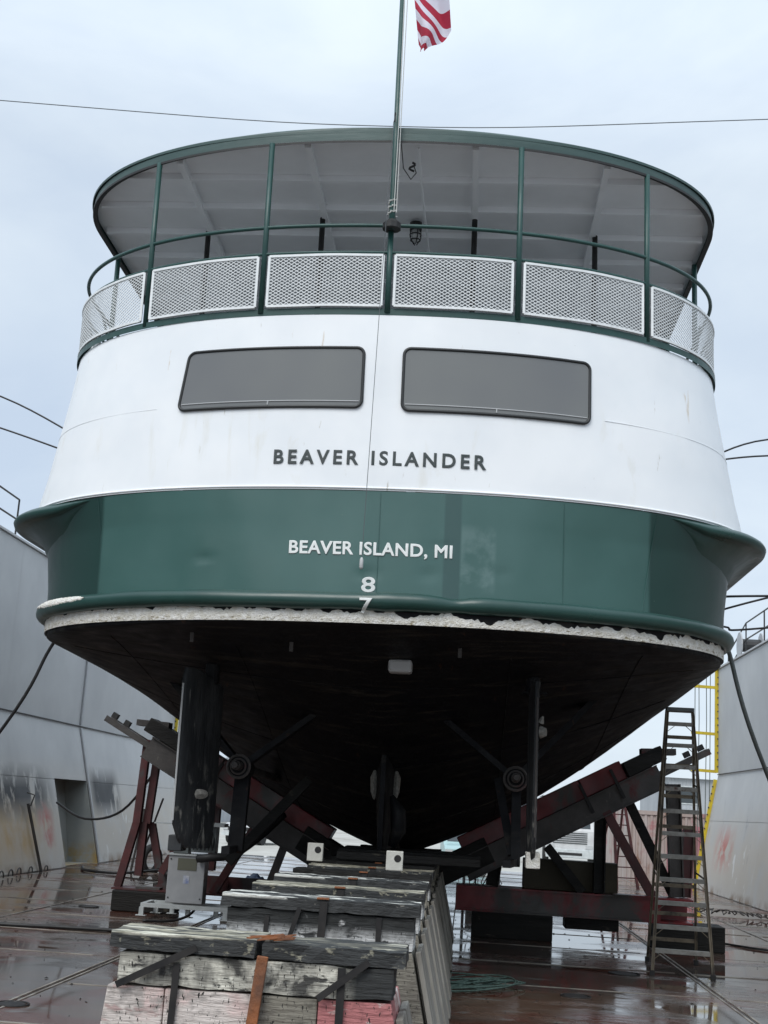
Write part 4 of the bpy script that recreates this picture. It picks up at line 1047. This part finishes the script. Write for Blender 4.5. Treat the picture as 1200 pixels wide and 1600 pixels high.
cable('power_cable', [(-4.15, 20.95, .95), (-3.95, 20.9, .98), (-3.6, 21.0, 1.05), (-3.25, 21.3, 1.35), (-2.95, 21.6, 1.7)], .07, 'cable', 'thick black hose rising to the right from the grey electrical cabinet')
cable('power_cable', [(-4.12, 20.95, .2), (-4.2, 20.8, .1), (-4.4, 20.6, .03), (-4.8, 20.4, .02)], .02, 'cable', 'thin black cable trailing from the foot of the grey electrical cabinet')
cable('deck_cable', [(-9.4, 18.9, .025), (-7.6, 18.6, .025), (-6.3, 18.5, .025), (-5.6, 18.62, .025), (-4.8, 18.7, .025), (-4.0, 18.7, .025), (-3.2, 19.2, .025)], .028, 'cable', 'black cable lying straight across the deck at the left')
cable('deck_cable', [(9.0-2, 22.6, .02), (5.6, 22.9, .02), (5.0, 22.6, .02), (4.4, 23.3, .02), (3.9, 24, .02)], .02, 'cable', 'black cable on the deck running from the ladder to the right wall')
cable('hanging_cable', [(-9.75, 31.5, 1.55), (-8.6, 30, 1.25), (-7.5, 29, 1.5), (-6.3, 27, 2.5), (-5.5, 25, 3.1)], .028, 'cable', 'black cable sagging in front of the doorway recess of the left wall')
cable('hanging_cable', [(-7.6, 31, .05), (-7.0, 29.5, .9), (-6.4, 28, 1.8)], .022, 'cable', 'black line running up from the deck behind the dark red post')
cable('deck_hose', [(-9.4, 33, .04), (-8.9, 31.6, .04), (-8.0, 31.2, .05), (-7.2, 32, .12), (-6.8, 33, .05)], .035, 'cable', 'black hose lying on the deck by the doorway recess')
b = MB()
for k in range(7):
    y = 25.6+k*.85; r_ = .10+.05*random.random()
    b.tube([(-9.55+.12*math.sin(k), y+r_*math.cos(a), .02+max(0, r_*math.sin(a))) for a in [math.pi*j/8 for j in range(9)]], .016, 5)
c = b.build('lashing_ring', 'grimy'); tag(c, 'row of loose rusty chain loops along the foot of the left wall', 'chain', kind='stuff')
b = MB(); x_, y_ = 5.4, 29.6
pts = []
for k in range(90):
    t = k/89; pts.append((5.2+2.0*t+.07*math.sin(k*1.3), 30.5+.6*math.cos(t*3)+.15*math.sin(k*.9), .03+.1*abs(math.sin(k*.7))))
b.tube(pts, .014, 5); tag(b.build('barbed_coil', 'grimy'), 'tangled wire lying along the foot of the right wall', 'wire')

# rope pile
pts = []; rp = random.Random(3)
for k in range(300):
    t = k*.23; R0 = .20+.17*math.sin(t*.31)+.06*math.sin(t*.83)
    pts.append((.10+R0*1.5*math.cos(t)+.08*math.sin(t*.21)+.05*math.sin(t*1.7), R0*1.9*math.sin(t*1.03)+.25*math.sin(t*.17), .016+.03*abs(math.sin(t*.7))+.02*math.sin(t*.37)**2))
o = MB().tube(pts, .0095, 5).build('rope_pile', 'rope_green', None, smooth=True); o.location = (.05, 15.5, .01)
tag(o, 'tangled pile of thin green rope on the wet deck beside the keel blocks', 'rope')

# ================================================================= STEP LADDER
ld = empty('step_ladder', (2.86, 18.0, 0), (0, 0, -.07), 'tall worn twelve-foot step ladder standing right of the red stand', 'ladder')
H = 3.45; fy = .78; ry = 1.75
def fr_(t, s): return (s*(.385-.215*t), fy*t, .02+H*t)
def re_(t, s): return (s*(.34-.16*t), ry-(ry-fy-.08)*t, .02+H*t)
for s in (-1, 1):
    MB().ibeam(fr_(0, s), fr_(1, s), .075, .03, (1, 0, 0), .008).build('front_rail', 'alu', ld)
    MB().ibeam(re_(0, s), re_(1, s), .055, .025, (1, 0, 0), .008).build('rear_rail', 'alu', ld)
    MB().box(fr_(0, s)[0]-.03, fr_(0, s)[0]+.03, -.05, .05, 0, .06).build('foot', 'dark', ld); MB().box(re_(0, s)[0]-.03, re_(0, s)[0]+.03, ry-.05, ry+.05, 0, .06).build('foot', 'dark', ld)
for k in range(1, 12):
    t = k*.2975/H; a, c = fr_(t, -1), fr_(t, 1)
    b = MB(); b.box(a[0]+.015, c[0]-.015, a[1]-.03, a[1]+.06, a[2]-.012, a[2]+.012); b.box(a[0]+.015, c[0]-.015, a[1]-.034, a[1]-.03, a[2]-.045, a[2]+.012); b.build('tread', 'tread', ld, bevel=.003)
    b = MB()
    for s in (-1, 1):
        q = fr_(t, s); b.beam((q[0]-s*.13, q[1]-.02, q[2]-.02), (q[0]-s*.01, q[1]-.02, q[2]-.12), .008, .022, (0, 1, 0))
    b.build('tread_brace', 'alu', ld)
for k in (1, 2.2, 3.5, 4.8, 6.2, 7.6, 9, 10.3):
    t = k*.3/H; a, c = re_(t, -1), re_(t, 1); MB().beam(a, c, .02, .05).build('rear_bar', 'alu', ld)
MB().box(-.19, .19, fy-.06, fy+.17, H+.005, H+.06).build('top_cap', 'box_dark', ld, bevel=.006)
for k in (4, 8):
    t = k*.3/H
    for s in (-1, 1): MB().beam((fr_(t, s)[0], fr_(t, s)[1]+.05, fr_(t, s)[2]), (re_(t, s)[0], re_(t, s)[1], re_(t, s)[2]+.05), .008, .025).build('spreader', 'alu', ld)
# red step ladder in the distance
l2 = empty('step_ladder', (4.75, 40.0, 0), (0, 0, .4), 'small red step ladder far behind the right-hand stands', 'ladder')
for s in (-1, 1):
    MB().beam((s*.35, 0, 0), (s*.18, .6, 2.5), .08, .04, (0, 1, 0)).build('rail', 'red', l2); MB().beam((s*.35, 1.4, 0), (s*.18, .65, 2.5), .06, .04, (0, 1, 0)).build('rail', 'red', l2)
for k in range(1, 8): MB().box(-.33+.02*k, .33-.02*k, .6*k/8.3, .6*k/8.3+.09, .3*k, .3*k+.03).build('tread', 'red', l2)

# ================================================================= ROPES AND WIRES
def wire(pts, r, m, label, name='mooring_line'): return cable(name, pts, r, m, label, 'rope' if 'rope' in label else 'wire', 5, 8)
wire([(-40, 30, 21.0), (-12.8, 30, 19.1), (-2.6, 30, 18.62), (6.7, 30, 19.05), (30, 30, 20.6)], .013, 'wire', 'thin overhead wire crossing the sky above the ferry roof', 'overhead_wire')
wire([(-4.9, 16.0, 6.15), (-6.3, 16.1, 6.84), (-8.4, 17.4, 7.6), (-10.9, 20, 7.5)], .012, 'cable', 'upper one of two dark wires left of the white deckhouse')
wire([(-4.9, 16.0, 5.98), (-6.3, 16.05, 6.42), (-8.4, 16.8, 7.1), (-10.9, 18.5, 7.5)], .012, 'cable', 'lower one of two dark wires left of the white deckhouse')
wire([(2.7, 16, 6.31), (3.53, 16.0, 6.65), (5.6, 17.6, 7.2), (8.2, 21, 7.0)], .012, 'cable', 'upper one of two dark wires right of the white deckhouse')
wire([(2.7, 16, 6.31), (3.53, 16.0, 6.44), (5.6, 17.0, 6.8), (8.2, 19, 7.0)], .012, 'cable', 'lower one of two dark wires right of the white deckhouse')
wire([(2.7, 17.0, 4.75), (3.75, 17, 4.85), (8, 17.5, 5.1)], .016, 'cable', 'uppermost dark line running from below the starboard guard to the right wall')
wire([(2.7, 17.0, 4.45), (3.75, 17, 4.83), (8, 17.5, 6.1)], .014, 'cable', 'rising dark line crossing below the starboard guard')
wire([(2.7, 17.0, 4.52), (3.2, 17, 4.42), (3.75, 17, 4.44), (8, 18, 5.2)], .014, 'cable', 'sagging dark line below the starboard guard')
wire([(2.6, 15.0, 4.1), (3.03, 16, 4.04), (3.51, 16.6, 2.9), (5.5, 20, -.0)], .028, 'rope', 'thick grey rope slanting down to the right from the starboard quarter')
wire([(-4.7, 15.6, 4.3), (-5.245, 16, 3.6), (-5.78, 16.2, 2.62), (-8.0, 17.5, 0)], .022, 'cable', 'dark rope slanting down to the left from the port quarter')
wire([(-9.6, 25.8, .9), (-9.3, 25.8, 0)], .03, 'cable', 'short black pipe end leaning at the foot of the left wall, at the frame edge')

# ================================================================= THINGS BEHIND
def corr_box(name, x0, x1, y0, y1, z0, z1, m, label, cat, rib=.28, dep=.04):
    r = empty(name, ((x0+x1)/2, y0, z0), label=label, cat=cat)
    w_, h_, d_ = (x1-x0)/2, z1-z0, y1-y0
    MB().box(-w_+.02, w_-.02, .05, d_, 0, h_).build('body', m, r)
    b = MB(); n_ = int((x1-x0)/rib); pts = []
    for k in range(n_):
        a = -w_+.06+(2*w_-.12)*k/n_; c = (2*w_-.12)/n_
        pts += [(a, dep), (a+c*.3, dep), (a+c*.45, 0), (a+c*.8, 0), (a+c*.95, dep)]
    b.loft([[(x, y, .15) for x, y in pts], [(x, y, h_-.15) for x, y in pts]]); b.build('corrugated_side', m, r)
    b = MB()
    for x in (-w_+.04, w_-.04): b.box(x-.04, x+.04, -.02, .06, 0, h_)
    b.box(-w_+.082, w_-.082, -.02, .05, h_-.14, h_); b.box(-w_+.082, w_-.082, -.02, .05, 0, .14); b.build('frame', m, r)
    return r
corr_box('shipping_container', 5.75, 8.9, 48.3, 60, -.42, 2.35, 'rustcont', 'rusty white corrugated container beyond the dock end, seen through the tall ladder', 'container', .2)
corr_box('shipping_container', 6.9, 8.1, 46.2, 47.2, -.05, 1.9, 'pink', 'low reddish locker standing in front of the rusty container', 'container', .16)
def building(x0, x1, y0, y1, h, m, label, wins, ridge=1.2):
    r = empty('shed', ((x0+x1)/2, y0, -.42), label=label, cat='building'); w_ = (x1-x0)/2; d_ = y1-y0
    MB().box(-w_, w_, 0, d_, 0, h).build('wall', m, r)
    MB().add([(-w_-.3, -.3, h+.002), (w_+.3, -.3, h+.002), (w_+.3, d_+.3, h+.002), (-w_-.3, d_+.3, h+.002), (-w_-.3, d_/2, h+ridge), (w_+.3, d_/2, h+ridge)], [(0, 1, 5, 4), (2, 3, 4, 5), (0, 4, 3), (1, 2, 5), (0, 3, 2, 1)]).build('roof', 'warehouse', r)
    for (wx, wz, ww, wh) in wins:
        f = MB().box(wx-ww/2-.08, wx+ww/2+.08, -.05, .02, wz-.08, wz+wh+.08).build('window', 'galv', r)
        MB().box(wx-ww/2, wx+ww/2, -.06, -.052, wz, wz+wh).build('pane', 'carglass', f)
    return r
building(14.2, 34, 96, 112, 5.6, 'warehouse', 'long grey shed far behind the dock at the right', [(-8.5, 3.9, 1.2, 1.1), (-5, 3.9, 1.2, 1.1), (-2, 3.9, 1.2, 1.1), (3, 3.9, 1.2, 1.1)], .25)
building(-1.0, 7.5, 130, 142, 2.9, 'beige', 'beige shed far away, glimpsed between the hull and the red timber', [(-2, 1, 1, 1)])
building(-8.2, -1.4, 128, 138, 2.2, 'pink', 'faded pink shed far away beside the beige one', [(1, 1, 1, .8)])
building(-48, -24, 120, 140, 5.0, 'warehouse', 'long grey shed far away behind the left wall', [(8, 2, 1.4, 1.2), (5, 2, 1.4, 1.2)])

def vehicle(x, y, rz, m, label, kind):
    r = empty('parked_truck', (x, y, -.42), (0, 0, rz), label, 'truck')
    if kind == 'cab':      # front view of a cab-over road truck
        b = MB(); b.add([(-1.2, 0, .5), (1.2, 0, .5), (1.2, 2.1, .5), (-1.2, 2.1, .5), (-1.2, 0, 1.75), (1.2, 0, 1.75), (-1.12, .35, 2.85), (1.12, .35, 2.85), (1.12, 2.1, 2.95), (-1.12, 2.1, 2.95)],
            [(0, 1, 5, 4), (4, 5, 7, 6), (6, 7, 8, 9), (0, 4, 6, 9, 3), (1, 2, 8, 7, 5), (2, 3, 9, 8), (0, 3, 2, 1)]); b.build('body', m, r, bevel=.05)
        MB().add([(-1.0, .045, 1.87), (1.0, .045, 1.87), (.97, .30, 2.66), (-.97, .30, 2.66)], [(0, 1, 2, 3)]).build('windscreen', 'carglass', r, solid=.02)
        for k in range(6): MB().box(-.85, .85, -.03, -.002, 1.12+.1*k, 1.16+.1*k).build('grille_bar', 'carglass', r)
        MB().box(-1.2, 1.2, -.12, -.004, .42, .85).build('bumper', 'galv', r, bevel=.03)
        MB().box(-.6, .6, -.13, -.121, .55, .68).build('bumper_slot', 'dark', r)
        for s in (-1, 1):
            MB().box(s*.95-.17, s*.95+.17, -.03, -.003, .88, 1.06).build('headlight', 'silver', r); MB().box(s*1.38-.1, s*1.38+.1, .2, .35, 1.9, 2.5).build('mirror', 'dark', r)
            MB().cyl((s*1.15-.14, 1.0, .5), (s*1.15+.14, 1.0, .5), .5, 20).build('wheel', 'tyre', r)
        MB().box(-1.25, 1.25, 2.2, 9, .9, 3.4).build('cargo_body', m, r, bevel=.03)
    else:                  # pickup
        b = MB(); side = [(-.1, .45), (-.05, .95), (.3, 1.05), (1.3, 1.12), (1.75, 1.75), (3.1, 1.78), (3.4, 1.15), (5.2, 1.12), (5.25, .5)]
        b.add([(-.95, y_, z_) for y_, z_ in side]+[(.95, y_, z_) for y_, z_ in side], [tuple(range(9)), tuple(range(17, 8, -1))]+[(i, i+9, (i+1) % 9+9, (i+1) % 9) for i in range(9)])
        b.build('body', m, r, bevel=.04)
        MB().add([(-.8, 1.36, 1.17), (.8, 1.36, 1.17), (.76, 1.70, 1.66), (-.76, 1.70, 1.66)], [(0, 1, 2, 3)]).build('windscreen', 'carglass', r, solid=.03)
        MB().box(-.6, .6, -.14, -.09, .68, .88).build('grille', 'dark', r); MB().box(-.97, .97, -.2, -.12, .42, .6).build('bumper', 'galv', r)
        for s in (-1, 1):
            MB().box(s*.78-.14, s*.78+.14, -.13, -.08, .72, .9).build('headlight', 'silver', r)
            for y_ in (.8, 4.1): MB().cyl((s*.9-.12, y_, .38), (s*.9+.12, y_, .38), .38, 20).build('wheel', 'tyre', r)
            MB().add([(s*.955, 1.75, 1.15), (s*.955, 3.1, 1.15), (s*.955, 3.0, 1.6), (s*.955, 1.95, 1.6)], [(0, 1, 2, 3)]).build('side_window', 'carglass', r, solid=.01)
    return r
vehicle(5.2, 68, 0, 'truck', 'white road truck with black grille bars parked beyond the dock, behind the stands', 'cab')
vehicle(.15, 52, .05, 'teal', 'pale teal pickup parked beyond the dock, glimpsed beside the keel blocks', 'pickup')
vehicle(-12.6, 82, .2, 'redcar', 'red pickup parked beyond the dock at the left, glimpsed through the stand legs', 'pickup')
vehicle(-11.8, 70, -.3, 'truck', 'white pickup parked far beyond the left-hand stands', 'pickup')
# hose and valve rack near the keel blocks
vr = empty('hose_rack', (.0, 27.5, 0), label='rack of grey boxes with orange and white hoses hanging, right of the keel blocks', cat='rack')
MB().box(-.05, .75, 0, .3, 1.25, 1.3).build('shelf', 'galv', vr)
for k in range(4): MB().box(.0+.19*k, .15+.19*k, -.02, .18, .98+.04*(k % 2), 1.249).build('valve_box', 'box_grey', vr, bevel=.01)
for s in (0, .7): MB().box(s-.03, s+.03, .1, .2, 0, 1.249).build('leg', 'galv', vr)
hr = random.Random(5)
for k in range(9):
    x = .05+.075*k; b = MB(); b.tube([(x, -.04, 1.0), (x+hr.uniform(-.08, .08), -.08, .8), (x+hr.uniform(-.12, .12), -.06, .55), (x+hr.uniform(-.15, .15), -.03, .3+.2*hr.random())], .011, 5)
    b.build('hose', ['line', 'orange', 'cable', 'line'][k % 4], vr, smooth=True)
b = MB(); b.cyl((.25, .05, .02), (.25, .05, .42), .2, 18); b.build('drum', 'silver', vr, smooth=False)
# blue tarp bundle and pipes on the left, behind the cabinet
tb = MB(); rows = []
for j in range(9):
    rows.append([(-.75+1.5*i/14, -.35+.7*j/8, .04+.38*(math.sin(math.pi*j/8)**.5)*(.6+.4*math.sin(i*1.3+j))*(math.sin(math.pi*(i+.5)/15)**.4)) for i in range(15)])
tb.loft(rows); o = tb.build('tarp_bundle', 'bluetarp', None, smooth=True); o.location = (-3.35, 24.2, .25); tag(o, 'crumpled blue tarp bundle behind the keel blocks at the left', 'tarp')
o = MB().box(-.9, .9, -.3, .3, 0, .28).build('timber_stack', 'base_end', None, bevel=.01); o.location = (-3.35, 24.2, .0); tag(o, 'low pale timber under the blue tarp bundle', 'timber')
for i, (x, y, h_) in enumerate(((-8.3, 33.5, 1.5), (-7.9, 36.5, 1.2))):
    o = MB().cyl((0, 0, 0), (.15, .2, h_), .03, 8).build('steel_bar', 'grimy'); o.location = (x, y, 0)
    tag(o, ['thin steel bar leaning near the doorway recess of the left wall', 'shorter steel bar standing farther along the left wall'][i], 'bar')
b = MB(); b.tube([(.3*math.cos(a), 0, .3+.3*math.sin(a)) for a in [2*math.pi*k/20 for k in range(20)]], .09, 8, closed=True)
o = b.build('old_tyre', 'tyre', None, smooth=True); o.location = (-7.7, 33, .0); o.rotation_euler = (0, 0, 1.1); tag(o, 'black tyre standing near the foot of the left wall behind the red post', 'tyre')
gr_ = MB(); q = random.Random(21)
for k in range(420):
    x = q.uniform(-7, 5.5); y = q.uniform(9, 30); a = q.uniform(0, 3); c_, s_ = math.cos(a), math.sin(a); l_, w2 = q.uniform(.008, .035), q.uniform(.005, .014); h_ = q.uniform(.004, .014)
    gr_.add([(x+l_*c_, y+l_*s_, .004), (x-w2*s_, y+w2*c_, .004), (x-l_*c_, y-l_*s_, .004), (x+w2*s_, y-w2*c_, .004), (x, y, .004+h_)], [(0, 1, 4), (1, 2, 4), (2, 3, 4), (3, 0, 4)])
tag(gr_.build('deck_grit', 'darkwood'), 'small dark chips and grit scattered over the wet deck', 'debris', kind='stuff')
# far trees as a ragged band on the horizon
tm = mat('far_foliage', (.05, .06, .045), (.09, .09, .075), .4, .9)
tr_ = MB(); q = random.Random(9)
for k in range(2600):
    a = q.uniform(-.9, .9); dd = q.uniform(330, 400); x = dd*math.sin(a)*1.2; y = dd*math.cos(a); z = q.uniform(0, 1)**1.3*(7+3*math.sin(x*.05)+2*math.sin(x*.17))
    s = q.uniform(.6, 1.6); v = [Vector((x+q.uniform(-s, s), y+q.uniform(-s, s), z-.4+q.uniform(-s, s))) for _ in range(3)]; tr_.add(v, [(0, 1, 2)])
tag(tr_.build('far_woods', tm, recalc=False), 'ragged line of distant grey-green trees on the horizon', 'woods', kind='stuff')
